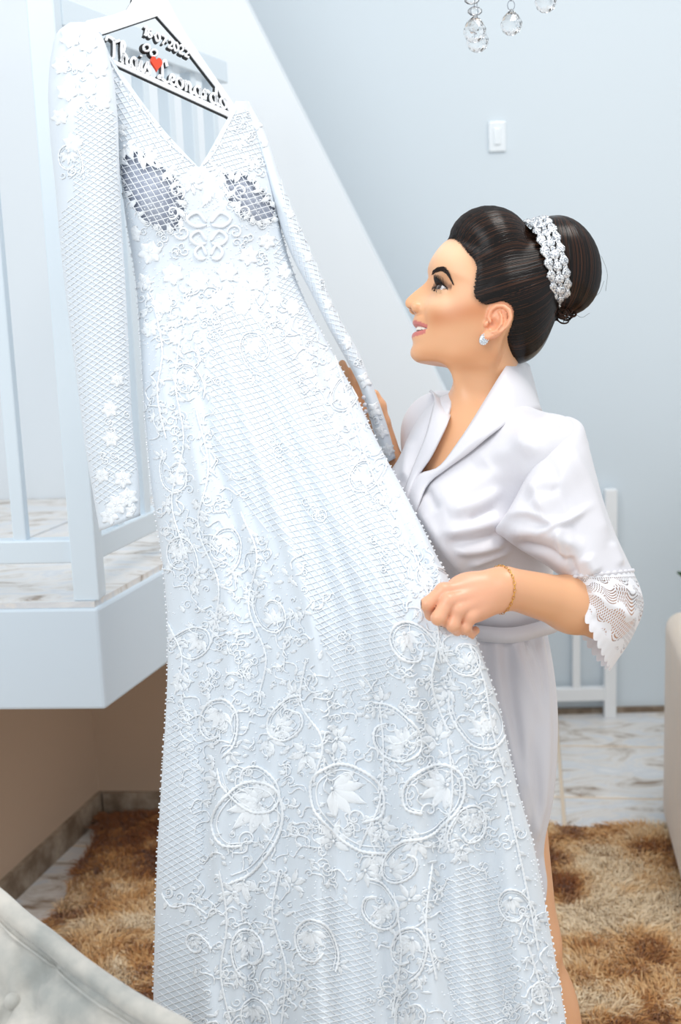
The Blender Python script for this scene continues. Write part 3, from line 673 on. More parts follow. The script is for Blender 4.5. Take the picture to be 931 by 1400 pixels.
bun_s = MB(); bun_s.sphere((0, 0, 0), BUNR*.985, 40, 26); vb = np.concatenate(bun_s.v)@BUNB.T+BUNC
bun = mk('hair_bun', h2w(vb), bun_s.f, M_hair, woman, col=dark(len(vb)))
def to_surf(q, fn, off, it=6):
    q = q.copy()
    for _ in range(it):
        d = fn(q)-off; e = .8; g = np.stack([fn(q+np.eye(3)[i]*e)-fn(q-np.eye(3)[i]*e) for i in range(3)], 1)/(2*e); q -= g*(d/((g**2).sum(1)+1e-6))[:, None]
    return q, g/(np.linalg.norm(g, axis=1)[:, None]+1e-9)
def ribbons(paths, normals, width, cols):
    """paths (n, k, 3) local mm -> world ribbons with a soft ridge"""
    n, k, _ = paths.shape; t = np.gradient(paths, axis=1); t /= np.linalg.norm(t, axis=2)[..., None]+1e-9; s = np.cross(t, normals); s /= np.linalg.norm(s, axis=2)[..., None]+1e-9
    w = width[:, None, None]*np.sin(np.linspace(.25, math.pi-.12, k))[None, :, None]**.5
    V = np.stack([paths-s*w, paths+normals*w*.55, paths+s*w], 2).reshape(-1, 3); base = (np.arange(n)[:, None]*k+np.arange(k-1)[None]).ravel()*3
    F = np.concatenate([np.stack([base+i, base+i+1, base+i+4, base+i+3], 1) for i in (0, 1)])
    return h2w(V), F, np.repeat(cols, k*3, 0)
def strand_cols(n, hl=.25):
    c = np.tile(lin((17, 11, 9)), (n, 1))*rng.uniform(.5, 1.5, (n, 1)); m = rng.random(n) < hl; c[m] = lin((62, 37, 24))*rng.uniform(.5, 1.1, (m.sum(), 1)); return c
def gather(ns, K, seed):
    """strands combed from the hairline to the base of the bun"""
    r = np.random.default_rng(seed); L = np.r_[0, np.cumsum(np.linalg.norm(np.diff(hl3, axis=0), axis=1))]
    s0 = spl(r.uniform(0, L[-1], ns), L, hl3)
    # extra starts all over the cap so the surface is covered
    s0[:, 2] *= r.choice([-1, 1], ns); s0 += r.normal(0, 1.0, s0.shape)
    rel = s0-RC; ang = np.arctan2(rel[:, 2]/62., (rel@RAu)/RLn)+r.normal(0, .03, ns)
    g = RC+RAu*(np.cos(ang)*RLn*.93)[:, None]+np.array([0, 0, 1.])*(np.sin(ang)*57)[:, None]
    tt = np.linspace(0, 1, K)
    pth = s0[:, None]*(1-tt)[None, :, None]+g[:, None]*tt[None, :, None]
    # lift sideways so that the way runs over the head
    cen = np.array([-10, 60, 0.]); o = pth-cen; pth = cen+o*(1+.25*np.sin(tt*math.pi))[None, :, None]
    q = pth.reshape(-1, 3); off = np.repeat(r.uniform(-.4, 1.4, ns), K); tcol = np.tile(tt, ns)
    sm = np.abs(q[:, 2]); fn = hair_cap
    q, nn = to_surf(q, hull, 0, 5)
    e, _ = seg_dist(q[:, :2], hl2); ins = inpoly(q[:, :2], FACEPOLY); sd_ = np.where(ins, -e, e); sink = 7.0*np.exp(-np.clip(sd_, 0, 99)/9)
    q = q+nn*(off*.6-sink*.86+.3)[:, None]; nr_ = sd_ < 30; qq = q[nr_]; hs_ = head_sdf(h2w(qq))*1000; q[nr_] = qq+nn[nr_]*np.clip(1.5-hs_+off[nr_]*.5, 0, 9)[:, None]
    return q.reshape(ns, K, 3), nn.reshape(ns, K, 3)
NS = 5200
pa, na = gather(NS, 15, 3); V, F, C = ribbons(pa, na, rng.uniform(.5, 1.15, NS), strand_cols(NS, .18)); hs = mk('hair_strands', V, F, M_hair, hair, col=C, kind='stuff')
def bun_strands(ns, K):
    T = np.array([-.42, .90, 0.]); T /= np.linalg.norm(T); Kn = np.array([.18, -.98, 0.]); Kn /= np.linalg.norm(Kn)
    ph = rng.uniform(-math.pi, math.pi, ns); tt = np.linspace(.02, .98, K); out = []
    ax = (T-Kn)/2; axl = np.linalg.norm(ax); axu = ax/axl; cen = (T+Kn)/2; e1 = np.array([axu[1], -axu[0], 0.]); e1 *= np.sign(e1[0]) if e1[0] else 1; e2 = np.array([0, 0, 1.])
    th = math.pi*tt; wob = rng.normal(0, .05, (ns, 1))+.10*np.sin(th)[None]*rng.normal(0, 1, (ns, 1))*.5
    phi = ph[:, None]+wob
    d = cen+axu*(np.cos(th)*axl)[None, :, None]+np.sin(th)[None, :, None]*(e1*np.cos(phi)[..., None]+e2*np.sin(phi)[..., None])*1.0
    d /= np.linalg.norm(d, axis=2)[..., None]; rr = BUNR+0; p = (d*rr)*(1+rng.uniform(-.004, .02, (ns, 1, 1)))
    nn = d/rr; nn /= np.linalg.norm(nn, axis=2)[..., None]
    return (p.reshape(-1, 3)@BUNB.T+BUNC).reshape(ns, K, 3), (nn.reshape(-1, 3)@BUNB.T).reshape(ns, K, 3)
NB = 3000
pb, nb2 = bun_strands(NB, 22); V, F, C = ribbons(pb, nb2, rng.uniform(.5, 1.2, NB), strand_cols(NB, .3)); mk('bun_strands', V, F, M_hair, bun, col=C, kind='stuff')
# fine short hairs softening the hairline
def baby(ns, K=7):
    L = np.r_[0, np.cumsum(np.linalg.norm(np.diff(hl3[:8], axis=0), axis=1))]; s0 = spl(rng.uniform(0, L[-1], ns), L, hl3[:8]); sg = rng.choice([-1, 1], ns)
    tgt = np.array([-45, 95, 0.]); dr = tgt-s0; dr /= np.linalg.norm(dr, axis=1)[:, None]; st = s0-dr*rng.uniform(-3, 3.5, (ns, 1)); tt = np.linspace(0, 1, K)
    p = st[:, None]+dr[:, None]*(tt*rng.uniform(9, 18, (ns, 1)))[..., None]; p[..., 2] *= sg[:, None]; q = p.reshape(-1, 3)
    fn = lambda q: np.minimum(head_sdf(h2w(q))*1000, hair_cap(q)); q, nn = to_surf(q, fn, .35, 4); return q.reshape(ns, K, 3), nn.reshape(ns, K, 3)
pc_, nc_ = baby(200); V, F, C = ribbons(pc_, nc_, rng.uniform(.07, .13, 200), strand_cols(200, .4)); mk('hairline_wisps', V, F, M_hair, hair, col=C, kind='stuff')
# small twisted ends pinned under the bun and loose flyaway hairs
mb = MB()
for i in range(26):
    c0 = np.array([*pxh(rng.uniform(752, 785), rng.uniform(424, 434)), rng.uniform(-18, 30)]); rr = rng.uniform(4, 9); ph = rng.uniform(0, 6); tt = np.linspace(0, 5.2, 18)
    pts = np.stack([c0[0]+rr*np.cos(tt+ph), c0[1]+rr*.7*np.sin(tt+ph)-tt*.6, c0[2]+tt*1.5*rng.uniform(-1, 1)], 1); mb.tube(h2w(pts), .0013*np.sin(np.linspace(.4, 2.9, 18)), 5, False); mb.c.append(strand_cols(1, .5).repeat(18*5, 0))
tag(mb.build('curled_ends', M_hair, hair), kind='stuff')
mb = MB()
for (a, b, c) in [((822, 350), (830, 372), (828, 398)), ((800, 410), (818, 402), (826, 384)), ((785, 428), (795, 434), (806, 428)), ((745, 462), (752, 452), (756, 440)), ((654, 405), (650, 416), (652, 428)), ((657, 410), (655, 420), (659, 430))]:
    lz = 60 if a[0] < 660 and a[1] > 370 else 0
    pts = curve([(*pl(*q, lz+6), lz+6.) for q in (a, b, c)], 10); mb.tube(h2w(pts), .00022, 4, False); mb.c.append(strand_cols(1, 0).repeat(40, 0))
tag(mb.build('loose_hairs', M_hair, hair), kind='stuff')
# ---------------------------------------------------------------- jewelled band around the bun
hb = thing('headband', 'silver headband of clear teardrop and round crystals in front of her bun', 'headband', tuple(h2w(RC)))
def ringp(ang, w, lift):
    rad = 1.0+lift/62.; return RC+RAu*(math.cos(ang)*(RLn-1)*rad)+np.array([0, 0, 1.])*(math.sin(ang)*62*rad)+RN*w
def gem(kind, size):
    mb = MB(); k = 10; V = [(0, 0, .42*size)]; F = []
    for ri, (r, z) in enumerate(((.45, .40), (.85, .22), (1.0, 0), (.9, -.15))):
        for j in range(k):
            t = 2*math.pi*j/k; x, y = math.cos(t), math.sin(t)
            if kind == 'drop': y = y*1.12; x *= (1-.28*max(y, 0)); y += .35*max(y, 0)**3
            V.append((x*r*size, y*r*size, z*size))
    F = [(0, 1+j, 1+(j+1) % k) for j in range(k)]+[(1+i*k+j, 1+(i+1)*k+j, 1+(i+1)*k+(j+1) % k, 1+i*k+(j+1) % k) for i in range(3) for j in range(k)]
    return np.array(V), F
mb = MB()
for w in (-13, 0, 13):
    mb.tube(h2w(np.array([ringp(a, w*.86, 2.5) for a in np.linspace(-.25, math.pi+.15, 40)])), .0011, 6)
mb.build('wire_frame', M_silver, hb)
def pave():
    m = mat('pave_crystal', (232, 236, 242), .10, metal=.8, spec=1); nt = m.node_tree; b = nt.nodes['Principled BSDF']; vo = nt.nodes.new('ShaderNodeTexVoronoi'); vo.inputs['Scale'].default_value = 700
    tc = nt.nodes.new('ShaderNodeTexCoord'); nt.links.new(tc.outputs['Object'], vo.inputs['Vector']); bp = nt.nodes.new('ShaderNodeBump'); bp.inputs['Strength'].default_value = .7; bp.inputs['Distance'].default_value = .001
    nt.links.new(vo.outputs['Distance'], bp.inputs['Height']); nt.links.new(bp.outputs[0], b.inputs['Normal']); sv = nt.nodes.new('ShaderNodeSeparateColor'); nt.links.new(vo.outputs['Color'], sv.inputs[0]); cr = nt.nodes.new('ShaderNodeValToRGB'); cr.color_ramp.elements[0].color = (*lin((120, 128, 140)), 1); cr.color_ramp.elements[1].color = (*lin((252, 253, 255)), 1); cr.color_ramp.elements[1].position = .7; nt.links.new(sv.outputs[0], cr.inputs[0]); nt.links.new(cr.outputs[0], b.inputs['Base Color']); return m
M_pave = pave()
n = 13
for i in range(n+1):
    for row, w, ph, kind, sz in ((0, -13, .0, 'drop', 7.5), (1, 0, .45, 'round', 7.5), (2, 13, .1, 'drop', 7.5), (3, -12, .5, 'round', 3.9), (4, .5, .95, 'round', 3.9), (5, 13, .62, 'round', 3.9)):
        ang = -.2+(i+ph)/n*(math.pi+.3); c = ringp(ang, w*.86, 5.0); e = .01; tg = ringp(ang+e, w, 5)-ringp(ang-e, w, 5); tg /= np.linalg.norm(tg); no = np.cross(tg, RN); no /= np.linalg.norm(no)
        if no@(c-RC) < 0: no = -no
        jit = rng.normal(0, .10, 3); no = no+jit; no /= np.linalg.norm(no); sx = np.cross(tg, no); sx /= np.linalg.norm(sx); ty = np.cross(no, sx)
        if row == 2: ty = -ty
        V, F = gem(kind, sz*rng.uniform(.93, 1.05)); mk('crystal', h2w(c+V@np.stack([sx, ty, no], 1).T), F, M_pave, hb, smooth=False)
# ---------------------------------------------------------------- white satin robe
def satin(name, rgb, rough=.28, sheen=.3):
    m = mat(name, rgb, rough, spec=.55, sheen=sheen); nt = m.node_tree; b = nt.nodes['Principled BSDF']; b.inputs['Sheen Roughness'].default_value = .4
    tc = nt.nodes['Texture Coordinate']; n = nt.nodes.new('ShaderNodeTexNoise'); n.inputs['Scale'].default_value = 13; n.inputs['Detail'].default_value = 3; nt.links.new(tc.outputs['Object'], n.inputs['Vector'])
    k = nt.nodes.new('ShaderNodeBump'); k.inputs['Strength'].default_value = .12; k.inputs['Distance'].default_value = .010; nt.links.new(n.outputs[0], k.inputs['Height']); nt.links.new(k.outputs[0], b.inputs['Normal'])
    return m
M_satin = satin('white_satin', (220, 218, 223), .36, .2)
def robe_full(p):
    R = torso_R()
    d = s_ell(p, J['chest']+np.array([0, 0, .0]), (.103, .138, .175), R)
    d = smin(d, s_cap(p, J['shL']+np.array([0,0,-.008]), J['shR'], .042, .055), .05)
    d = smin(d, s_cap(p, J['neck1']+TQ*.018+np.array([0, 0, -.030]), J['shL']+np.array([0,0,-.006]), .045, .042), .05)
    d = smin(d, s_cap(p, J['neck1']+TQ*.018+np.array([0, 0, -.030]), J['shR'], .045, .05), .05)
    d = smin(d, s_ell(p, J['waist']+np.array([0, 0, .0]), (.092, .120, .14), R), .06)
    for s in (1, -1): d = smin(d, s_ell(p, J['chest']-TQ*.078+TS*.06*s+np.array([0, 0, -.022]), (.066, .068, .07)), .05)
    d = smin(d, s_cap(p, J['shR'], J['elR'], .056, .060), .03)
    return d
NECKPOLY = curve([(571, 652), (586, 632), (606, 592), (617, 560), (623, 535)], 14).tolist()+[(600, 510), (560, 440), (730, 430), (716, 478)]+curve([(703, 488), (690, 505), (662, 551), (628, 604), (600, 638), (571, 652)], 20).tolist()
def robe_sdf(p):
    d = robe_full(p); q = vproj(p); e, _ = seg_dist(q, NECKPOLY+[NECKPOLY[0]]); ins = inpoly(q, NECKPOLY); dep = (p-CP)@fw
    c = np.where(ins, -e, e)*dep/FPX; c = np.maximum(c, (dep-1.90)*1.0)
    d = smax(d, -c, .006); zb = J['waist'][2]-.035
    return np.maximum(d, zb-p[:, 2])
robe = thing('satin_robe', 'white satin short robe with wide lace cuffs, worn by the woman', 'robe', tuple(np.array([J['hip'][0], J['hip'][1], Zp(700, 1190, .5)[2]])))
lo, hi = bx([J['shL'], J['shR'], J['waist'], J['chest'], J['elR']], .15); lo[2] = J['waist'][2]-.03
vR, fR = nets(robe_full, lo, hi, .007, 3, 2.0); R_BVH = BVHTree.FromPolygons([Vector(a) for a in vR], [tuple(int(i) for i in b) for b in fR])
v, f = nets(robe_sdf, lo, hi, .0034, 4, 2.0); v = vsmooth(v, f, 4)
v = folds(v, f, [
    ([(612, 700), (650, 690), (690, 668)], 9, .007), ([(600, 730), (650, 722), (700, 705)], 8, .006), ([(588, 690), (640, 668), (700, 640)], 14, .006),
    ([(620, 755), (660, 752), (692, 742)], 6, .007), ([(610, 742), (650, 738), (690, 728)], 6, -.006), ([(640, 712), (680, 692)], 5, -.005), ([(650, 640), (690, 615), (730, 600)], 16, .006),
    ([(570, 690), (600, 740), (640, 790)], 8, .005), ([(580, 665), (600, 700)], 7, -.004), ([(640, 775), (680, 760), (700, 752)], 4, .005), ([(560, 600), (555, 660)], 8, .006), ([(590, 570), (572, 620), (560, 660)], 5, -.004),
    ([(745, 565), (760, 582), (772, 590)], 3, -.004), ([(715, 545), (740, 560), (765, 585)], 4, .004), ([(690, 600), (730, 640)], 12, -.003)])
top = mk('bodice', v, f, M_satin, robe)
# skirt of the robe below the belt
def ringloft(rings, n, fn=None, close=True):
    th = np.linspace(0, 2*math.pi, n, endpoint=False); V = []
    for c, a, b in rings: V.append(np.asarray(c)+np.cos(th)[:, None]*np.asarray(a)+np.sin(th)[:, None]*np.asarray(b))
    return np.concatenate(V), grid_faces(len(rings), n, True)
yk = [836, 852, 880, 920, 960, 1000, 1040, 1080, 1120, 1150, 1175, 1198]
right = [738, 741, 746, 751, 753, 752, 749, 744, 739, 741, 744, 742]
N = 220; RW = []; th = np.linspace(0, 2*math.pi, N, endpoint=False)
ys = np.linspace(836, 1198, 90); rx = spl(ys, yk, right); V = []
for i, y in enumerate(ys):
    t = i/89.; a, b = .094+.012*math.sin(math.pi*min(t*1.6, 1)), .122+.034*math.sin(math.pi*min(t*1.2, 1))**.8*1.0
    hw = math.hypot(a*TQ[0], b*TQ[1]); cen = P(rx[i], y, 1.885); cen = cen-np.array([hw, 0, 0])
    rr = 1+.020*t*np.sin(9*th+1.5*math.sin(3*t))+.012*np.sin(17*th+4*t)*sstep(0, .3, t)+.02*np.sin(23*th)*math.exp(-t*9)
    V.append(cen+(np.cos(th)*rr*a)[:, None]*TQ+(np.sin(th)*rr*b)[:, None]*TS)
V = np.concatenate(V); F = grid_faces(90, N, True)[:, ::-1]
V = folds(V, F, [([(700, 870), (720, 930), (742, 990)], 7, .007), ([(690, 880), (700, 960), (715, 1050)], 8, -.006), ([(720, 860), (740, 900), (750, 960)], 5, -.005), ([(715, 1050), (728, 1110), (736, 1150)], 6, .006), ([(690, 960), (706, 1060), (728, 1150)], 6, .005), ([(725, 1000), (735, 1060), (738, 1120)], 5, -.004), ([(700, 850), (715, 885), (725, 900)], 4, .006)], 1)
sk = mk('skirt', V, F, M_satin, robe); m = sk.modifiers.new('thickness', 'SOLIDIFY'); m.thickness = .0016
# belt
bw_ = []
for z in (0, 1):
    for t in th[::3]:
        wc = P(652, 846-z*20, 1.89); bw_.append(wc+TQ*math.cos(t)*.106+TS*math.sin(t)*.134+np.array([0, 0, .0015*math.sin(7*t)]))
n_ = len(bw_)//2; bf = grid_faces(2, n_, True); o = mk('belt', np.array(bw_), bf, M_satin, robe); m = o.modifiers.new('thickness', 'SOLIDIFY'); m.thickness = .003; m.offset = 1
# collar and lapels: one folded band on each side, standing up at the nape
def onrobe(x, y, lift):
    h, nn = onface(x, y, 0, R_BVH)
    if h is None: return None
    d = (h-CP)@fw; return P(x, y, d-lift)
def band(inner, outer, name, rows=9, n=46):
    """inner/outer: (x, y, depth or None) control points; None = on the robe"""
    def res(l):
        out = []
        for x, y, d in l:
            p = onrobe(x, y, .006) if d is None else P(x, y, d)
            out.append(P(x, y, 1.80) if p is None else p)
        return curve(out, n)
    a, b = res(inner), res(outer); V = []
    for i in range(rows):
        t = i/(rows-1); q = a*(1-t)+b*t; puff = .006*math.sin(math.pi*t)
        V.append(q-fw*puff)
    o = mk(name, np.concatenate(V), grid_faces(rows, n), M_satin, robe); m = o.modifiers.new('thickness', 'SOLIDIFY'); m.thickness = .003; m.offset = 0
    return o
band([(690, 505, 1.955), (722, 503, 1.925), (712, 492, 1.875), (701, 489, 1.835), (688, 506, 1.80), (661, 551, 1.782), (628, 603, None), (600, 639, None), (570, 652, None), (559, 676, None), (548, 712, None)],
     [(705, 566, 1.965), (736, 566, 1.925), (741, 566, 1.88), (730, 562, 1.80), (712, 567, 1.776), (680, 588, None), (645, 616, None), (607, 643, None), (584, 664, None), (572, 692, None), (562, 722, None)], 'lapel')
band([(716, 496, 1.885), (690, 496, 1.935), (655, 516, 1.965), (629, 532, 1.955), (620, 548, 1.925), (607, 590, None), (588, 628, None), (571, 652, None), (562, 672, None), (553, 700, None)],
     [(726, 520, 1.90), (705, 540, 1.97), (640, 550, 2.02), (604, 541, 2.0), (592, 560, None), (582, 598, None), (567, 635, None), (556, 664, None), (549, 684, None), (543, 706, None)], 'lapel')
# near sleeve: rings from the shoulder seam down to the open hem
SR = [  # A (outer/right), B (inner/left), depth, half thickness
    ((748, 580), (712, 668), 1.755, .035), ((780, 570), (688, 708), 1.738, .052), ((796, 580), (677, 724), 1.728, .060), ((804, 606), (690, 736), 1.720, .067), ((815, 648), (709, 750), 1.714, .066), ((828, 694), (730, 763), 1.708, .068),
    ((842, 731), (748, 774), 1.704, .068), ((854, 757), (760, 783), 1.702, .066), ((865, 780), (770, 790), 1.700, .064)]
def sleeve_ring(k, th):
    A, B, d, ht = k; A, B = np.array(A, float), np.array(B, float); c = (A+B)/2; a = (A-B)/2; out = []
    for t in th:
        x, y = c+a*math.cos(t); out.append(P(x, y, d-ht*math.sin(t)))
    return np.array(out)
def interp_rings(R_, n):
    arr = np.array([(*A, *B, d, ht) for A, B, d, ht in R_], float); s = np.r_[0, np.cumsum(np.linalg.norm(np.diff(arr[:, :4], axis=0), axis=1))]; q = spl(np.linspace(0, s[-1], n), s, arr)
    return [((r[0], r[1]), (r[2], r[3]), r[4], r[5]) for r in q]
NT = 150; tht = np.linspace(0, 2*math.pi, NT, endpoint=False); rr_ = interp_rings(SR, 80)
V = np.concatenate([sleeve_ring(k, tht) for k in rr_]); F = grid_faces(80, NT, True)
def outward(V, F, c):
    n = vnormals(V, F); return F if ((V-c)*n).sum() > 0 else F[:, ::-1]
F = outward(V, F, V.mean(0))
V = folds(V, F, [([(690, 725), (740, 728), (775, 740), (800, 752)], 10, .010), ([(700, 745), (745, 752), (775, 770)], 6, -.009), ([(770, 600), (800, 660), (832, 750)], 10, .007), ([(745, 620), (775, 690), (800, 760)], 12, -.007),
    ([(722, 650), (745, 700), (770, 735)], 9, .006), ([(690, 705), (720, 700), (760, 715), (810, 690)], 5, .005), ([(800, 760), (815, 785)], 9, .009), ([(778, 760), (786, 790)], 6, -.008), ([(835, 740), (850, 775)], 6, .006),
    ([(755, 590), (720, 640), (690, 700)], 3.5, -.0035), ([(705, 690), (735, 672), (770, 668)], 8, -.006), ([(800, 700), (760, 720), (735, 730)], 4, .004), ([(765, 720), (768, 765)], 5, .006)])
s_ = mk('sleeve', V, F, M_satin, robe); m = s_.modifiers.new('thickness', 'SOLIDIFY'); m.thickness = .0016; m.offset = -1
# lace cuff
def lace(name):
    m = bpy.data.materials.new(name); m.use_nodes = True; nt = m.node_tree; b = nt.nodes['Principled BSDF']; L = nt.links
    b.inputs['Base Color'].default_value = (*lin((240, 240, 244)), 1); b.inputs['Roughness'].default_value = .7
    a = nt.nodes.new('ShaderNodeAttribute'); a.attribute_name = 'cuff'; sx = nt.nodes.new('ShaderNodeSeparateXYZ'); L.new(a.outputs['Vector'], sx.inputs[0])
    def mth(op, x, y=None, z=None):
        n = nt.nodes.new('ShaderNodeMath'); n.operation = op
        for i, q in enumerate((x, y, z)):
            if q is None: continue
            if isinstance(q, (int, float)): n.inputs[i].default_value = q
            else: L.new(q, n.inputs[i])
        return n.outputs[0]
    u, v = sx.outputs[0], sx.outputs[1]                               # u around (repeats), v from hem to edge
    fu = mth('ABSOLUTE', mth('SUBTRACT', mth('FRACT', u), .5))          # 0 in the middle of a motif
    wav = mth('MULTIPLY', mth('COSINE', mth('MULTIPLY', u, 6.2832)), .05)
    vv = mth('ADD', v, wav)
    bands = mth('LESS_THAN', mth('ABSOLUTE', mth('SUBTRACT', mth('FRACT', mth('MULTIPLY', vv, 3.0)), .5)), .13)   # dense scallop bands
    fine = mth('GREATER_THAN', mth('SINE', mth('MULTIPLY', vv, 150)), -.1)
    dot = mth('GREATER_THAN', mth('MULTIPLY', mth('SINE', mth('MULTIPLY', u, 62.83)), mth('SINE', mth('MULTIPLY', v, 70))), -.15)
    leaf = mth('LESS_THAN', mth('ADD', mth('POWER', mth('MULTIPLY', fu, 3.2), 2), mth('POWER', mth('MULTIPLY', mth('SUBTRACT', mth('FRACT', mth('MULTIPLY', v, 1.5)), .5), 2.6), 2)), .8)
    body_ = mth('ADD', mth('MULTIPLY', leaf, fine), mth('MULTIPLY', mth('SUBTRACT', 1.0, leaf), dot))
    edge = mth('GREATER_THAN', v, .86); top_ = mth('LESS_THAN', v, .06)
    al = mth('MINIMUM', mth('ADD', mth('ADD', bands, body_), mth('ADD', edge, top_)), 1.0)
    al = mth('MULTIPLY_ADD', al, .80, .12)
    t = nt.nodes.new('ShaderNodeBsdfTransparent'); x = nt.nodes.new('ShaderNodeMixShader'); L.new(al, x.inputs[0]); L.new(t.outputs[0], x.inputs[1]); L.new(b.outputs[0], x.inputs[2]); L.new(x.outputs[0], nt.nodes['Material Output'].inputs[0])
    return m
M_lace = lace('white_scalloped_lace')
CR = [SR[-1], ((874, 800), (776, 793), 1.698, .065), ((880, 826), (781, 797), 1.694, .066), ((866, 868), (783, 800), 1.692, .066), ((836, 914), (781, 803), 1.692, .062)]
nv = 40; rc = interp_rings(CR, nv); V = []
for i, k in enumerate(rc):
    t = i/(nv-1.); q = sleeve_ring(k, tht); tl = k
    sc = .005*max(t-.8, 0)/.2*np.abs(np.sin(tht*15))               # scalloped edge
    dirn = (P(*((np.array(k[0])+np.array(k[1]))/2+np.array([-6, 10])), k[2])-P(*((np.array(k[0])+np.array(k[1]))/2), k[2])); dirn /= np.linalg.norm(dirn)
    bul = np.zeros(NT); nr = np.sin(tht)
    q = q+dirn*sc[:, None]; x = rt*(-.016*np.clip(-nr, 0, 1)*t)[:, None]+rt*(.004*np.clip(nr, 0, 1)*np.sin(t*math.pi))[:, None]
    V.append(q+x)
V = np.concatenate(V); F = grid_faces(nv, NT, True); F = outward(V, F, V.mean(0)); V = folds(V, F, [([(800, 800), (840, 830), (870, 850)], 8, .006), ([(835, 800), (870, 815), (880, 822)], 5, .006), ([(810, 840), (840, 870)], 6, -.004)])
cf_ = mk('lace_cuff', V, F, M_lace, s_)
at = cf_.data.attributes.new('cuff', 'FLOAT_VECTOR', 'POINT'); cu = np.zeros((nv, NT, 3), np.float32); cu[..., 0] = (np.abs(tht-math.pi)/math.pi*5)[None]; cu[..., 1] = np.linspace(0, 1, nv)[:, None]; at.data.foreach_set('vector', cu.ravel())
mb = MB(); ed = V[:NT]+0; mb.tube(np.r_[ed, ed[:1]]*1.0, .0022+.0012*np.sin(np.arange(NT+1)*1.3), 6, False); mb.build('cuff_trim', M_satin, s_)
# ---------------------------------------------------------------- bracelet
M_gold = mat('polished_gold', (226, 176, 84), .2, metal=1)
br = thing('bracelet', 'thin gold chain bracelet around her near wrist', 'bracelet', tuple(J['wrL']))
A_BVH = BVHTree.FromPolygons([Vector(a) for a in BPARTS[1][0]], [tuple(int(i) for i in b) for b in BPARTS[1][1]])
pts = []
bcn = P(684, 803, 1.614); bax = (J['elL']-J['wrL']); bax /= np.linalg.norm(bax); b1 = up-bax*(up@bax); b1 /= np.linalg.norm(b1); b2_ = np.cross(bax, b1)
for k in range(40):
    t = 2*math.pi*k/40; dr = b1*math.cos(t)+b2_*math.sin(t); o_ = bcn+dr*.08+bax*(-.006*math.cos(t)); h = A_BVH.ray_cast(Vector(o_), Vector(-dr))
    if h[0] is not None: pts.append(np.array(h[0])+dr*.0012)
pts = np.array(pts)
for k in range(len(pts)):
    a, b = pts[k], pts[(k+1) % len(pts)]; c = (a+b)/2; t = b-a; L_ = np.linalg.norm(t); t /= L_+1e-9; nn = (c-bcn); nn /= np.linalg.norm(nn); sx = np.cross(t, nn)
    w = sx if k % 2 else nn; w = (sx*.8+nn*.6) if k % 2 else (sx*.8-nn*.6); w /= np.linalg.norm(w); tt = np.linspace(0, 2*math.pi, 11)
    mb = MB(); mb.tube(c+np.cos(tt)[:, None]*t*L_*.62+np.sin(tt)[:, None]*w*.0016, .00037, 5, False); mb.build('link', M_gold, br)
# ---------------------------------------------------------------- the wedding dress
M_dress = mat('white_tulle_over_satin', (215, 223, 231), .55, sheen=.4, spec=.3, bump=(1500, .15, .0006))
M_emb = mat('white_embroidery', (237, 241, 245), .6, sheen=.3, bump=(1200, .3, .0006))
M_bead = mat('iridescent_beads', (246, 249, 252), .12, spec=.8, coat=.6); M_cup = mat('grey_blue_cup_shade', (158, 165, 182), .5, vary=(30, (188, 194, 206), .4, .7))  # cup grey carries the shade inside the bodice
ty_ = [100, 150, 230, 300, 380, 450, 520, 600, 680, 760, 850, 950, 1050, 1150, 1300, 1480]
tL = [135, 148, 163, 172, 185, 191, 195, 201, 209, 221, 229, 228, 222, 216, 211, 208]
yR_ = [100, 150, 200, 260, 330, 400, 470, 540, 600, 660, 720, 780, 840, 900, 960, 1020, 1080, 1150, 1220, 1300, 1400, 1480]
xR_ = [330, 346, 361, 374, 388, 412, 448, 486, 514, 546, 577, 607, 638, 660, 680, 694, 708, 728, 742, 757, 774, 788]
dress = thing('wedding_dress', 'long white lace wedding dress with sleeves, hanging from the lettered hanger', 'dress', tuple(np.array([*P(480, 1400, 1.7)[:2], .05])))
def dL(y): return spl(y, [60, 230, 600, 1000, 1480], [1.92, 1.92, 1.88, 1.82, 1.76])
def dR(y): return spl(y, [60, 230, 400, 540, 640, 740, 830, 1000, 1250, 1480], [2.05, 2.03, 1.98, 1.89, 1.79, 1.69, 1.628, 1.63, 1.64, 1.64])
def bulge(y): return spl(y, [60, 150, 230, 400, 600, 900, 1480], [.02, .045, .06, .05, .07, .09, .11])
def fold_d(s, y):
    a = np.interp(y, [230, 420, 700, 1000, 1480], [0, .001, .006, .010, .015])
    w = s+.03*np.sin(y/170.)
    r = np.sin(w*2*math.pi*3.6+1.2)+.55*np.sin(w*2*math.pi*7.7+.4+y/600.)+.25*np.sin(w*2*math.pi*14.3+2.2)
    return a*r
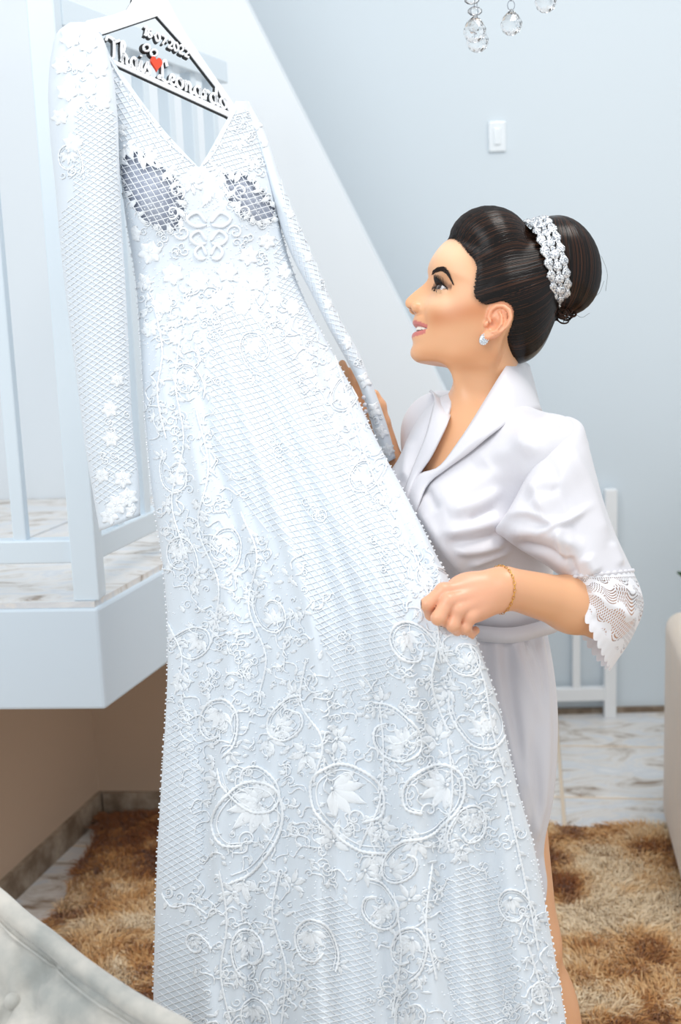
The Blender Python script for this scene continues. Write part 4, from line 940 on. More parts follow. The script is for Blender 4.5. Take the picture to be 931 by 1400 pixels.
def dress_pt(s, y, back=False):
    s = np.asarray(s, float); y = np.asarray(y, float)
    x0, x1 = spl(y, ty_, tL), spl(y, yR_, xR_); sh = .5-.5*np.cos(math.pi*np.clip(s, 0, 1))         # denser towards the edges
    x = x0+(x1-x0)*sh; d = dL(y)+(dR(y)-dL(y))*sh; b = bulge(y)*np.sqrt(np.clip(4*sh*(1-sh), 0, 1))
    d = d+(b*.8+.004 if back else -b)
    if not back:
        d = d+fold_d(sh, y)*np.clip(8*sh*(1-sh), 0, 1)
        for cx, cy, rx_, ry_, h in ((205, 268, 46, 46, .020), (340, 275, 34, 42, .018)): d = d-h*np.exp(-((x-cx)/rx_)**2-((y-cy)/ry_)**2)
        d = d+.006*np.exp(-((y-395)/60)**2)
        for poly, w, h in DF:
            q = np.stack([x.ravel(), y.ravel()], 1); e, t = seg_dist(q, poly); d = d-(h*np.exp(-(e/w)**2)*np.clip(np.minimum(t, 1-t)*6+.1, 0, 1)).reshape(d.shape)
    else: d = d+.5*fold_d(sh+.3, y)
    sh_ = d.shape; q = CP+d[..., None]*(fw+((x-465.5)/FPX)[..., None]*rt+((700-y)/FPX)[..., None]*up)
    return q
DF = [(curve([(268, 920), (278, 1080), (290, 1250), (292, 1420)], 12), 12, -.012), (curve([(338, 1260), (343, 1340), (344, 1430)], 8), 5, -.007), (curve([(420, 430), (470, 560), (545, 720), (600, 830)], 12), 14, -.010), (curve([(350, 420), (400, 560), (470, 740), (530, 900)], 12), 16, .008), (curve([(545, 650), (590, 760), (625, 850)], 8), 6, .006), (curve([(625, 860), (600, 960), (590, 1100), (600, 1300)], 10), 18, -.010), (curve([(610, 850), (640, 950), (680, 1120)], 10), 14, .010), (curve([(240, 420), (250, 600), (262, 800), (268, 920)], 12), 12, -.008)]
NS_, NY = 190, 300
ysk = np.linspace(228, 1470, NY); S, Yg = np.meshgrid(np.linspace(0, 1, NS_), ysk)
front = dress_pt(S, Yg)
SB, YB = np.meshgrid(np.linspace(0, 1, 80), ysk); back = dress_pt(SB, YB, True)
CUPS = [curve([(163, 212), (186, 206), (216, 224), (246, 254), (252, 288), (240, 314), (214, 312), (188, 292), (169, 256), (163, 212)], 40), curve([(303, 238), (330, 238), (360, 262), (376, 290), (364, 306), (340, 302), (318, 284), (303, 238)], 36)]
ff = grid_faces(NY, NS_); cen = vproj(front.reshape(-1, 3))[ff].mean(1)
hole = np.zeros(len(ff), bool)
for c in CUPS: hole |= inpoly(cen, c)
split_row = int(np.searchsorted(ysk, 395))
row = ff[:, 0]//NS_
bod_f = ff[(row < split_row) & ~hole]; ski_f = ff[row >= split_row]
def compact(v, f): u, inv = np.unique(f, return_inverse=True); return v[u], inv.reshape(f.shape)
# upper front panels beside the V neck
def panel(outer, inner, n=40, m=60):
    ys = np.linspace(min(outer[0][1], inner[0][1]), 229, m); xo = spl(ys, [q[1] for q in outer], [q[0] for q in outer]); xi = spl(ys, [q[1] for q in inner], [q[0] for q in inner]); V = []
    for y, a, b in zip(ys, xo, xi):
        x = np.linspace(a, b, n); x0, x1 = spl(np.array([y]), ty_, tL)[0], spl(np.array([y]), yR_, xR_)[0]; sh = np.clip((x-x0)/(x1-x0), .0, 1)
        d = dL(y)+(dR(y)-dL(y))*sh-bulge(y)*np.sqrt(np.clip(4*sh*(1-sh), 0, 1))
        for cx, cy, rx_, ry_, h in ((205, 268, 46, 46, .020), (340, 275, 34, 42, .018)): d = d-h*np.exp(-((x-cx)/rx_)**2-((y-cy)/ry_)**2)
        d = d+.006*math.exp(-((y-395)/60)**2)
        V.append(CP+d[:, None]*(fw+((x-465.5)/FPX)[:, None]*rt+((700-y)/FPX)*up))
    return np.concatenate(V), grid_faces(m, n)
pL = panel([(96, 44), (112, 80), (130, 120), (148, 150), (163, 231)], [(138, 44), (150, 74), (182, 122), (226, 180), (271.5, 229)])
pR = panel([(338, 138), (346, 150), (361, 200), (368, 231)], [(322, 138), (316, 152), (300, 182), (285, 209), (272.5, 229)])
def cutcups(v, f):
    c = vproj(v)[f].mean(1); h = np.zeros(len(f), bool)
    for q in CUPS: h |= inpoly(c, q)
    return f[~h]
vb, fb = compact(front.reshape(-1, 3), bod_f); pLf, pRf = cutcups(*pL), cutcups(*pR)
BV_ = np.concatenate([vb, pL[0], pR[0]]); BF_ = np.concatenate([fb, pLf+len(vb), pRf+len(vb)+len(pL[0])])
# weld the panels to the front along the line under the V neck
def weld(v, f, eps=.0035):
    o = bpy.data.meshes.new('t'); o.from_pydata(v.tolist(), [], f.tolist()); b = bmesh.new(); b.from_mesh(o); bmesh.ops.remove_doubles(b, verts=b.verts, dist=eps*.12); b.to_mesh(o); b.free(); return o
bod = mk('bodice', BV_, BF_, M_dress, dress)
vs_, fs_ = compact(front.reshape(-1, 3), ski_f); fbk = grid_faces(NY, 80)[:, ::-1]; vbk = back.reshape(-1, 3)
rb_ = fbk[:, 0]//80 if False else None
ski = mk('skirt', np.concatenate([vs_, vbk]), np.concatenate([fs_, fbk+len(vs_)]), M_dress, dress)
for k, c in enumerate(CUPS):  # added grey sheets standing for the shaded interior behind the cup net
    xs = np.linspace(c[:, 0].min()-4, c[:, 0].max()+4, 34); ysc = np.linspace(c[:, 1].min()-4, c[:, 1].max()+4, 34); V = []
    for y in ysc:
        for x in xs:
            x0, x1 = spl(np.array([y]), ty_, tL)[0], spl(np.array([y]), yR_, xR_)[0]; sh = min(max((x-x0)/(x1-x0), 0), 1); d = dL(y)+(dR(y)-dL(y))*sh-bulge(y)*math.sqrt(max(4*sh*(1-sh), 0))
            for cx, cy, rx_, ry_, h in ((205, 268, 46, 46, .020), (340, 275, 34, 42, .018)): d = d-h*math.exp(-((x-cx)/rx_)**2-((y-cy)/ry_)**2)
            V.append(P(x, y, d+.007))
    V = np.array(V); F_ = grid_faces(34, 34); cq = c.mean(0)+(c-c.mean(0))*1.05; mk('cup_shade', *compact(V, F_[inpoly(vproj(V)[F_].mean(1), cq)]), M_cup, dress)
# sleeves
def sleeve_tube(left, right, depth, ht, n=120, k=60, mod=None):
    l, r = curve(left, n), curve(right, n); tt = np.linspace(0, 2*math.pi, k, endpoint=False); V = []
    for i in range(n):
        t = i/(n-1); c, a = (l[i]+r[i])/2, (r[i]-l[i])/2; d = np.interp(t, np.linspace(0, 1, len(depth)), depth); h = np.interp(t, np.linspace(0, 1, len(ht)), ht)
        w = 1+.03*np.sin(3*tt+9*t)+.025*np.sin(5*tt-14*t)
        for j, th_ in enumerate(tt):
            x, y = c+a*math.cos(th_); V.append(P(x, y, d-h*math.sin(th_)*w[j]))
    V = np.array(V); F = grid_faces(n, k, True); return V, outward(V, F, V.mean(0))
slL = sleeve_tube([(96, 30), (80, 42), (70, 75), (66, 120), (68, 180), (75, 250), (82, 330), (92, 420), (105, 520), (118, 620), (136, 726)], [(120, 30), (138, 48), (152, 90), (160, 150), (163, 220), (166, 300), (172, 400), (177, 500), (183, 600), (190, 655), (192, 705)], [1.90, 1.885, 1.875, 1.87, 1.865, 1.86], [.012, .04, .045, .04, .035, .028])
slR = sleeve_tube([(328, 140), (345, 185), (362, 240), (380, 300), (400, 352), (426, 402), (450, 450), (472, 490), (490, 525), (505, 570), (516, 608), (527, 634)], [(340, 138), (362, 180), (386, 250), (410, 308), (436, 368), (462, 430), (490, 480), (510, 528), (522, 560), (530, 584), (536, 605), (541, 626)], [2.04, 2.03, 2.0, 1.975, 1.96, 1.955], [.012, .03, .032, .03, .02, .018])
sL = mk('sleeve', *slL, M_dress, dress); sR = mk('sleeve', *slR, M_dress, dress)
for o in (sL, sR): m = o.modifiers.new('thickness', 'SOLIDIFY'); m.thickness = .001
def bvh_of(v, f): return BVHTree.FromPolygons([Vector(a) for a in v], [tuple(int(i) for i in b) for b in f])
D_BVH = bvh_of(np.concatenate([front.reshape(-1, 3), pL[0], pR[0]]), np.concatenate([ff, pL[1]+NS_*NY, pR[1]+NS_*NY+len(pL[0])]))
L_BVH = bvh_of(*slL); R2_BVH = bvh_of(*slR)
def cast(x, y, bvh, lift=.001):
    r = fw+rt*(x-465.5)/FPX+up*(700-y)/FPX; h = bvh.ray_cast(Vector(CP), Vector(r))
    if h[0] is None: return None
    n = np.array(h[1]); n = n if n@r < 0 else -n
    return np.array(h[0])+n*lift, n
# ---- net lattice
def lattice(zone, a1, a2, pitch, r, bvh, mb, step=5., wave=0.):
    zone = np.asarray(zone, float); lo, hi = zone.min(0), zone.max(0); c = (lo+hi)/2; R = np.linalg.norm(hi-lo)/2+4
    for ang in (a1, a2):
        t = np.array([math.cos(ang), math.sin(ang)]); n = np.array([-t[1], t[0]]); nk = int(R/pitch)
        for k in range(-nk, nk+1):
            s = np.arange(-R, R, step); q = c+n*k*pitch+s[:, None]*t+n*(wave*np.sin(s/23.+k*.2))[:, None]; ok = inpoly(q, zone); run = []
            for p, o in zip(q, ok):
                h = cast(p[0], p[1], bvh, .0007) if o else None
                if h is not None and (not run or np.linalg.norm(run[-1]-h[0]) < .03): run.append(h[0])
                else:
                    if len(run) > 1: mb.tube(np.array(run), r, 4, False)
                    run = [] if h is None else [h[0]]
            if len(run) > 1: mb.tube(np.array(run), r, 4, False)
rad = math.radians
Z_SK = [
    ([(282, 430), (330, 420), (400, 470), (470, 600), (540, 720), (560, 800), (548, 900), (520, 955), (470, 950), (430, 860), (400, 760), (330, 690), (288, 620)], rad(-18), rad(48), 8.0, 6),
    ([(229, 970), (262, 960), (280, 1080), (282, 1190), (250, 1220), (216, 1215), (218, 1080)], rad(38), rad(-30), 7.5, 3),
    ([(214, 1262), (284, 1262), (290, 1340), (292, 1420), (211, 1420)], rad(38), rad(-22), 8.0, 3),
    ([(396, 1250), (428, 1222), (470, 1226), (500, 1262), (516, 1330), (512, 1430), (406, 1430), (420, 1350)], rad(-14), rad(40), 7.5, 3),
    ([(604, 1200), (640, 1180), (680, 1196), (700, 1262), (712, 1340), (690, 1430), (630, 1430), (606, 1330), (598, 1260)], rad(-14), rad(42), 7.5, 3),
    ([(392, 320), (412, 400), (440, 470), (420, 470), (380, 400), (372, 330)], rad(20), rad(-50), 6, 2)]
mb = MB()
for z, a, b, p, w in Z_SK: lattice(z, a, b, p, .00075, D_BVH, mb, 6., w*.4)
for c in CUPS: lattice(c+(c-c.mean(0))*.12, rad(58), rad(-16), 8.2, .00075, D_BVH, mb, 4.)
lattice([(150, 92), (180, 124), (226, 182), (268, 228), (250, 240), (215, 222), (180, 205), (160, 190)], rad(58), rad(-16), 7.2, .0007, D_BVH, mb, 4.)
lattice([(318, 156), (338, 145), (352, 180), (368, 230), (340, 236), (300, 232), (276, 228)], rad(58), rad(-16), 6.5, .0007, D_BVH, mb, 4.)
tag(mb.build('netting', M_emb, dress, smooth=True), kind='stuff')
mb = MB(); lattice([(100, 150), (158, 150), (166, 300), (178, 500), (188, 640), (150, 690), (130, 690), (112, 570), (90, 400), (80, 300), (100, 260)], rad(30), rad(-38), 6.6, .00075, L_BVH, mb, 5.); tag(mb.build('netting', M_emb, sL), kind='stuff')
mb = MB(); lattice([(375, 215), (410, 306), (470, 444), (500, 505), (480, 500), (440, 425), (395, 335)], rad(20), rad(80), 5.5, .0006, R2_BVH, mb, 4.); tag(mb.build('netting', M_emb, sR), kind='stuff')
# ---- embroidered motifs: drawn flat, then laid on the cloth
class Lace:
    def __init__(s, bvh): s.mb = MB(); s.bvh = bvh; s.beads = []
    def line(s, pts, w, bead=True, n=None, lift=.0012):
        pts = np.asarray(pts, float); L = np.linalg.norm(np.diff(pts, axis=0), axis=1).sum(); q = curve(pts, n or max(6, int(L/3.2))); run = []; 
        for p in q:
            h = cast(p[0], p[1], s.bvh, lift)
            if h is not None and (not run or np.linalg.norm(run[-1]-h[0]) < .03): run.append(h[0])
        if len(run) > 3:
            r = w*(1+(.30*np.cos(np.arange(len(run))*math.pi) if bead else 0)); r = np.broadcast_to(r, (len(run),)).copy(); r[0] *= .5; r[-1] *= .5; s.mb.tube(np.array(run), r, 5, False)
    def leaf(s, p, ang, ln, wd, h=.0022):
        p = np.asarray(p, float); t = np.array([math.cos(ang), math.sin(ang)]); n = np.array([-t[1], t[0]]); V = []; K = 7; ok = True
        for i in range(K):
            u = i/(K-1); w = wd*math.sin(math.pi*u**.8)*.5+.15
            for j in (-1, -.5, 0, .5, 1):
                q = p+t*ln*u+n*w*j; c = cast(q[0], q[1], s.bvh, .0004+h*(1-j*j)+(-.0016 if j == 0 else 0)+.0007*math.sin(u*17))
                if c is None: ok = False; break
                V.append(c[0])
            if not ok: return
        V = np.array(V)
        if np.linalg.norm(np.diff(V.reshape(K, 5, 3), axis=0), axis=2).max() > .03: return
        s.mb.add(V, grid_faces(K, 5))
    def dot(s, p, r):
        c = cast(p[0], p[1], s.bvh, .0005)
        if c is not None: s.mb.sphere(c[0], r, 6, 4)
    def build(s, parent, name='applique'):
        if s.mb.n: return s.mb.build(name, M_emb, parent)
def rot(q, a): c, s = math.cos(a), math.sin(a); return np.asarray(q)@np.array([[c, s], [-s, c]])
def spiral(L, c, r, a0, turns, w=.0011, sgn=1, bead=False):
    t = np.linspace(0, 1, 22); rr = r*(1-.86*t); th = a0+sgn*turns*2*math.pi*t; L.line(np.stack([c[0]+rr*np.cos(th), c[1]+rr*np.sin(th)], 1), w, bead, lift=.001)
def spray(L, c, ang, size, n=5, spread=1.9):
    for k in range(n):
        a = ang+(k-(n-1)/2)*spread/(n-1); L.leaf(np.asarray(c)+3*np.array([math.cos(a), math.sin(a)]), a, size*(1-.22*abs(k-(n-1)/2)/((n-1)/2)), size*.34)
    L.dot(c, .0026)
def flower(L, c, r, a0=0, n=6):
    for k in range(n): L.leaf(c, a0+2*math.pi*k/n, r, r*.80, .0030)
    L.dot(c, .0024)
def paisley(L, c, size, ang, flip=1, w=.0022):
    c = np.asarray(c, float); t = np.linspace(0, 1, 30); base = []
    base = curve(np.array([(1.25, -.55), (.72, -.78), (0, -.74), (-.72, -.42), (-1.0, .12), (-.72, .62), (-.08, .78), (.52, .56), (.70, .12), (.42, -.22)])*np.array([1, flip]), 40)*size 
    L.line(c+rot(base, ang), w, True); L.line(c+rot(base*.86, ang), w*.45, False)
    e = c+rot(base[-1:], ang)[0]; spiral(L, e+rot([[-size*.20, 0]], ang)[0], size*.22, ang, 1.2, w*.6, flip)
    spray(L, c+rot([[-size*.55, flip*size*.1]], ang)[0], ang+.1*flip, size*.80, 5, 2.1)
    spray(L, c+rot([[size*.95, -flip*size*.75]], ang)[0], ang-.9*flip, size*.5, 3, 1.6)
def scallop(L, c, size, ang, flip=1):
    for k in range(3):
        t = np.linspace(-1.1, 1.3, 16); r = size*(1-.2*k); L.line(np.asarray(c)+rot(np.stack([r*np.cos(t), flip*r*.8*np.sin(t)], 1), ang), .0017-.0003*k, k == 0)
def cluster(L, c, size, sd):
    r = np.random.default_rng(sd)
    for k in range(5):
        o = r.normal(0, size*.42, 2); spiral(L, np.asarray(c)+o, size*r.uniform(.22, .36), r.uniform(0, 6), 1.4, .0010, r.choice([-1, 1]))
def vine(L, pts, w=.0018, leaf=11, every=16, flip=1):
    q = curve(pts, max(8, int(np.linalg.norm(np.diff(np.asarray(pts, float), axis=0), axis=1).sum()/every))); L.line(q, w, True)
    for i in range(1, len(q)-1):
        t = q[i+1]-q[i-1]; a = math.atan2(t[1], t[0]); s = flip if i % 2 else -flip; L.leaf(q[i], a+s*.9, leaf, leaf*.45)
def motif(fn, *a, bvh=None, parent=None, **k):
    L = Lace(bvh or D_BVH); fn(L, *a, **k); return L.build(parent or dress)
PAIS = [((338, 1128), 62, 2.3, 1), ((480, 1100), 62, .5, -1), ((590, 1092), 52, 2.6, 1), ((655, 985), 42, -1.9, 1), ((540, 1005), 40, -2.6, -1), ((345, 1078), 40, -2.2, 1), ((432, 1290), 34, 1.4, 1), ((520, 1240), 32, -2.4, -1), ((705, 1240), 26, 1.2, 1), ((560, 1300), 32, 2.0, 1),
        ((300, 990), 34, 1.9, 1), ((262, 880), 28, 2.4, -1), ((392, 985), 30, -.6, 1), ((565, 880), 34, 1.0, 1), ((632, 900), 26, -2.0, 1), ((250, 760), 26, 1.5, 1), ((238, 650), 24, -1.5, 1), ((338, 1300), 30, 1.2, -1), ((258, 520), 24, 1.3, 1), ((348, 480), 26, .9, -1), ((470, 540), 24, -.8, 1), ((500, 650), 26, -1.1, -1), ((310, 750), 28, 2.0, 1), ((370, 840), 26, -1.8, 1), ((590, 790), 22, .6, 1),
        ((548, 1180), 30, -.5, 1), ((640, 1130), 30, 1.8, -1), ((270, 1290), 16, 1, 1), ((740, 1360), 18, 1.6, 1), ((560, 1390), 28, -1.2, 1), ((350, 1390), 26, 1.6, 1)]
for k, (c, sz, an, fl_) in enumerate(PAIS): motif(paisley, c, sz, an, fl_, .0024 if sz > 45 else .0019 if sz > 28 else .0015)
VINES = [([(248, 450), (240, 520), (252, 600), (236, 690), (256, 760)], 1), ([(268, 560), (285, 640), (272, 720), (300, 800), (290, 880)], -1), ([(330, 700), (352, 760), (340, 830), (365, 900), (352, 960)], 1), ([(455, 480), (480, 560), (505, 640), (540, 710)], 1), ([(560, 740), (580, 800), (600, 870), (590, 930), (612, 1000)], -1), ([(420, 900), (412, 960), (440, 1010), (430, 1070)], 1), ([(520, 960), (525, 1020), (520, 1090), (490, 1165)], -1), ([(612, 1010), (618, 1080), (608, 1150)], 1), ([(640, 880), (660, 930), (672, 1000), (690, 1060)], 1), ([(690, 1080), (705, 1150), (720, 1220), (735, 1300)], -1), ([(382, 1190), (372, 1250), (392, 1320), (385, 1400)], 1), ([(300, 1190), (310, 1260), (302, 1330), (318, 1410)], -1), ([(540, 1220), (550, 1300), (535, 1390)], 1), ([(590, 1180), (582, 1260), (596, 1340)], -1), ([(222, 1222), (236, 1240), (262, 1236), (284, 1250)], 1), ([(230, 850), (250, 900), (240, 950)], 1), ([(720, 1290), (738, 1350), (752, 1420)], 1), ([(212, 420), (222, 480), (216, 540), (228, 600)], 1)]
for p, fl_ in VINES: motif(vine, p, .0017, 12, 15, fl_)
for k, c in enumerate([(245, 1228), (232, 880), (248, 985), (530, 1360), (700, 1385), (330, 900), (560, 960), (440, 700), (390, 620), (290, 680), (480, 880), (232, 720), (645, 850), (520, 760), (575, 1040), (660, 1060), (408, 1130), (440, 1190), (680, 1150), (292, 930), (252, 600), (230, 560), (310, 450), (290, 520)]): motif(cluster, c, 26, k)
for c, s_, a in [((420, 1030), 24, 2), ((455, 1150), 26, 5), ((520, 1130), 22, 1), ((598, 1010), 24, 4), ((575, 1150), 22, 2.2), ((368, 1010), 20, .4), ((610, 940), 18, 1), ((320, 1220), 18, 3), ((400, 1210), 18, 5), ((500, 1190), 20, .5), ((655, 1110), 18, 1.5), ((248, 930), 14, 1), ((300, 850), 14, 4), ((460, 1010), 20, 0), ((560, 1230), 20, 4.2), ((630, 1160), 18, 2)]: motif(spray, c, a, s_*1.15, 5, 3.6)
# loose fill between the large motifs
def fill(L, c, sd):
    r = np.random.default_rng(sd); c = np.asarray(c, float)
    for k in range(3):
        p = c+r.normal(0, 11, 2); a = r.uniform(0, 6.28); q = np.array([(0, 0), (9, 5), (18, 0), (25, -7), (30, -2)])*r.uniform(.6, 1.1)*np.array([1, r.choice([-1, 1])]); L.line(p+rot(q, a), r.uniform(.0008, .0014), True)
    for k in range(2): spiral(L, c+r.normal(0, 13, 2), r.uniform(4, 8), r.uniform(0, 6), 1.4, .0010, r.choice([-1, 1]))
    for k in range(4): L.leaf(c+r.normal(0, 13, 2), r.uniform(0, 6.28), r.uniform(8, 15), r.uniform(4, 6))
occ = [np.array(q[0])-0. for q in PAIS if q[1] > 45]; osz = [q[1]*.8 for q in PAIS if q[1] > 45]; npatch = 0; tries = 0; spots = []
LF = Lace(D_BVH)
while npatch < 190 and tries < 6000:
    tries += 1; y = rng.uniform(400, 1420); x = rng.uniform(np.interp(y, ty_, tL)+8, np.interp(y, yR_, xR_)-8); p = np.array([x, y])
    if any(inpoly(p[None], z[0])[0] for z in Z_SK) or any(np.linalg.norm(p-o) < z*.55 for o, z in zip(occ, osz)) or any(np.linalg.norm(p-q) < 22 for q in spots): continue
    spots.append(p); fill(LF, p, 1000+npatch); npatch += 1
tag(LF.build(dress, 'scattered_embroidery'), kind='stuff')
# bodice motifs: bow scrolls in the middle, flowers and scrolls on straps and waist
def bow(L):
    for s in (-1, 1):
        for y, r in ((300, 24), (325, 20), (345, 15)): L.line(curve([(285+s*3, y+4), (285+s*r*.7, y-9), (285+s*r*1.25, y), (285+s*r*.8, y+10), (285+s*4, y+8)], 20), .0026, False)
        spiral(L, (285+s*44, 262), 12, 1, 1.3, .0016, s); spiral(L, (285+s*50, 290), 10, 2, 1.3, .0016, s); spiral(L, (285+s*36, 318), 11, 3, 1.3, .0016, s)
    for k in range(4): L.leaf((280+k*3, 240+k*4), 1.2+k*.25, 34, 11)
motif(bow)
for c, r in [((205, 345), 17), ((236, 375), 16), ((182, 320), 13), ((270, 385), 16), ((310, 372), 15), ((340, 350), 14), ((365, 330), 12), ((380, 300), 10), ((352, 385), 15), ((222, 415), 16), ((258, 425), 14), ((300, 410), 14), ((390, 370), 12), ((330, 420), 13), ((196, 385), 12), ((205, 450), 12), ((240, 460), 12), ((400, 420), 12), ((376, 410), 12)]: motif(flower, c, r, c[0])
for k, c in enumerate([(220, 330), (250, 350), (330, 330), (360, 360), (290, 440), (190, 420), (370, 440), (350, 230), (345, 190), (330, 165)]): motif(cluster, c, 20, 50+k)
for c, r, a in [((170, 200), 17, .6), ((195, 212), 18, .4), ((228, 232), 14, .8), ((158, 175), 14, 1), ((345, 215), 14, 2), ((325, 190), 13, 1), ((350, 175), 10, 0), ((300, 225), 12, 2.2), ((262, 250), 12, 1)]: motif(spray, c, a, r*1.3, 4, 2.2)
for c in CUPS:
    L_ = Lace(D_BVH); m_ = c.mean(0)
    for i in range(0, len(c)-1, 2):
        a_ = math.atan2(*(m_-c[i])[::-1]); L_.leaf(c[i]-(m_-c[i])*.06, a_+rng.normal(0, .5), rng.uniform(9, 19), rng.uniform(5, 8)); spiral(L_, c[i], rng.uniform(4, 7), rng.uniform(0, 6), 1.3, .0010)
    L_.build(dress)
motif(vine, [(140, 62), (160, 100), (188, 140), (225, 190), (266, 226)], .0015, 9, 10); motif(vine, [(322, 150), (304, 185), (290, 212), (278, 226)], .0015, 8, 10)
# sleeve motifs
for c, r in [((96, 52), 15), ((120, 60), 14), ((108, 85), 15), ((84, 90), 13), ((135, 95), 13), ((92, 125), 15), ((120, 122), 13), ((82, 160), 12), ((100, 195), 14), ((140, 140), 12), ((160, 690), 15), ((175, 680), 14), ((150, 705), 13), ((182, 700), 12), ((168, 655), 13), ((152, 600), 12), ((150, 560), 12), ((160, 520), 10), ((140, 650), 11)]: motif(flower, c, r, c[1], bvh=L_BVH, parent=sL)
for k, c in enumerate([(118, 150), (95, 230), (100, 100), (150, 625), (160, 580)]): motif(cluster, c, 18, 80+k, bvh=L_BVH, parent=sL)
motif(paisley, (97, 218), 20, 1.5, 1, .0014, bvh=L_BVH, parent=sL)
for c, r in [((380, 232), 10), ((400, 290), 10), ((425, 350), 11), ((452, 415), 11), ((478, 468), 11), ((498, 520), 11), ((512, 560), 11), ((522, 590), 10), ((530, 615), 9), ((350, 170), 9), ((365, 195), 9)]: motif(flower, c, r, c[1], bvh=R2_BVH, parent=sR)
for k, c in enumerate([(440, 385), (490, 495), (515, 575), (412, 320)]): motif(cluster, c, 12, 90+k, bvh=R2_BVH, parent=sR)
# satin covered buttons down the cuff
for x, y in [(497.5, 543.5), (499, 553.5), (500, 562.5), (499.5, 573), (502, 581.5), (503.5, 588)]:
    mb = MB(); mb.sphere(P(x, y, 1.945), .0036, 12, 8); mb.build('button', M_satin, sR)
# beads: sewn everywhere, and along the outline of the skirt
mb = MB(); nb_ = 0
for _ in range(5200):
    y = rng.uniform(235, 1430); x0, x1 = np.interp(y, ty_, tL), np.interp(y, yR_, xR_); x = rng.uniform(x0+2, x1-2); c = cast(x, y, D_BVH, .0006)
    if c is None: continue
    r = rng.uniform(.0007, .0014); q = np.array([(1, 0, 0), (-1, 0, 0), (0, 1, 0), (0, -1, 0), (0, 0, 1), (0, 0, -1)])*r
    mb.add(q+c[0], [(0, 2, 4), (2, 1, 4), (1, 3, 4), (3, 0, 4), (2, 0, 5), (1, 2, 5), (3, 1, 5), (0, 3, 5)])
for s in (0.0, 1.0):
    for y in np.cumsum(rng.uniform(3, 11, 160))+300:
        p = dress_pt(np.array(abs(s-.004)), np.array(y+rng.uniform(-1, 1))); mb.sphere(p+rt*(.001 if s else -.001), rng.uniform(.0008, .0019), 6, 4)
tag(mb.build('beads', M_bead, dress, smooth=False), kind='stuff')
# ---------------------------------------------------------------- lettered wooden hanger
hA, hB, hC = P(110, 60, 1.945), P(330, 160, 2.075), P(205, -60, 2.005); hn = np.cross(hB-hA, hC-hA); hn /= np.linalg.norm(hn)
if hn@fw > 0: hn = -hn
def hpt(x, y, k=0.):
    r = fw+rt*(x-465.5)/FPX+up*(700-y)/FPX; return CP+r*(((hA-CP)@hn)/(r@hn))+hn*k
M_hw = mat('white_lacquered_board', (246, 247, 249), .35); M_hb = mat('black_board_edge', (18, 17, 17), .5); M_red = mat('orange_red_lacquer', (238, 74, 44), .35)
hg = thing('clothes_hanger', 'white and black cut-out clothes hanger with names, date and a red heart', 'hanger', tuple(hpt(205, -20)))
def plate(name, polys, k0, k1, m, parent=None):
    b = bmesh.new()
    for pts in polys:
        vs = [b.verts.new(hpt(x, y, k1)-ORG[hg.name]) for x, y in pts]; fc = b.faces.new(vs); r = bmesh.ops.extrude_face_region(b, geom=[fc]); nv = [e for e in r['geom'] if isinstance(e, bmesh.types.BMVert)]
        bmesh.ops.translate(b, verts=nv, vec=Vector(hn*(k0-k1)))
    bmesh.ops.recalc_face_normals(b, faces=b.faces); bmesh.ops.triangulate(b, faces=[f_ for f_ in b.faces if len(f_.verts) > 4])
    me = bpy.data.meshes.new(name); b.to_mesh(me); b.free(); me.materials.append(m); o = bpy.data.objects.new(name, me); COL.objects.link(o); o.parent = hg; ORG[o.name] = ORG[hg.name]; return o
neck = [(184, -22), (190, -60), (202, -72), (214, -60), (220, -22), (228, 0)]
LARM = [(88, 62), (118, 29), (153, 21.5), (172, 14.5), (180, 2)]+[(184, -22), (204, -22), (214.5, 22.4), (147, 45), (118, 54), (100, 68)]
RARM = [(204, -22), (220, -22), (228, 0), (239, 22), (253, 47), (285, 94), (318, 142), (344, 176), (330, 176), (312, 152), (297, 123), (249, 61), (214.5, 22.4)]
NECK = [(184, -22), (188, -52), (202, -64), (216, -52), (220, -22)]
BAR = [(112, 62), (166, 87.5), (312, 153), (330, 164), (330, 172), (309, 159), (166, 93), (112, 69)]
plate('frame', [LARM, RARM, NECK, BAR], 0, .0030, M_hw); plate('backing', [LARM, RARM, NECK, BAR], -.0085, -.0002, M_hb)
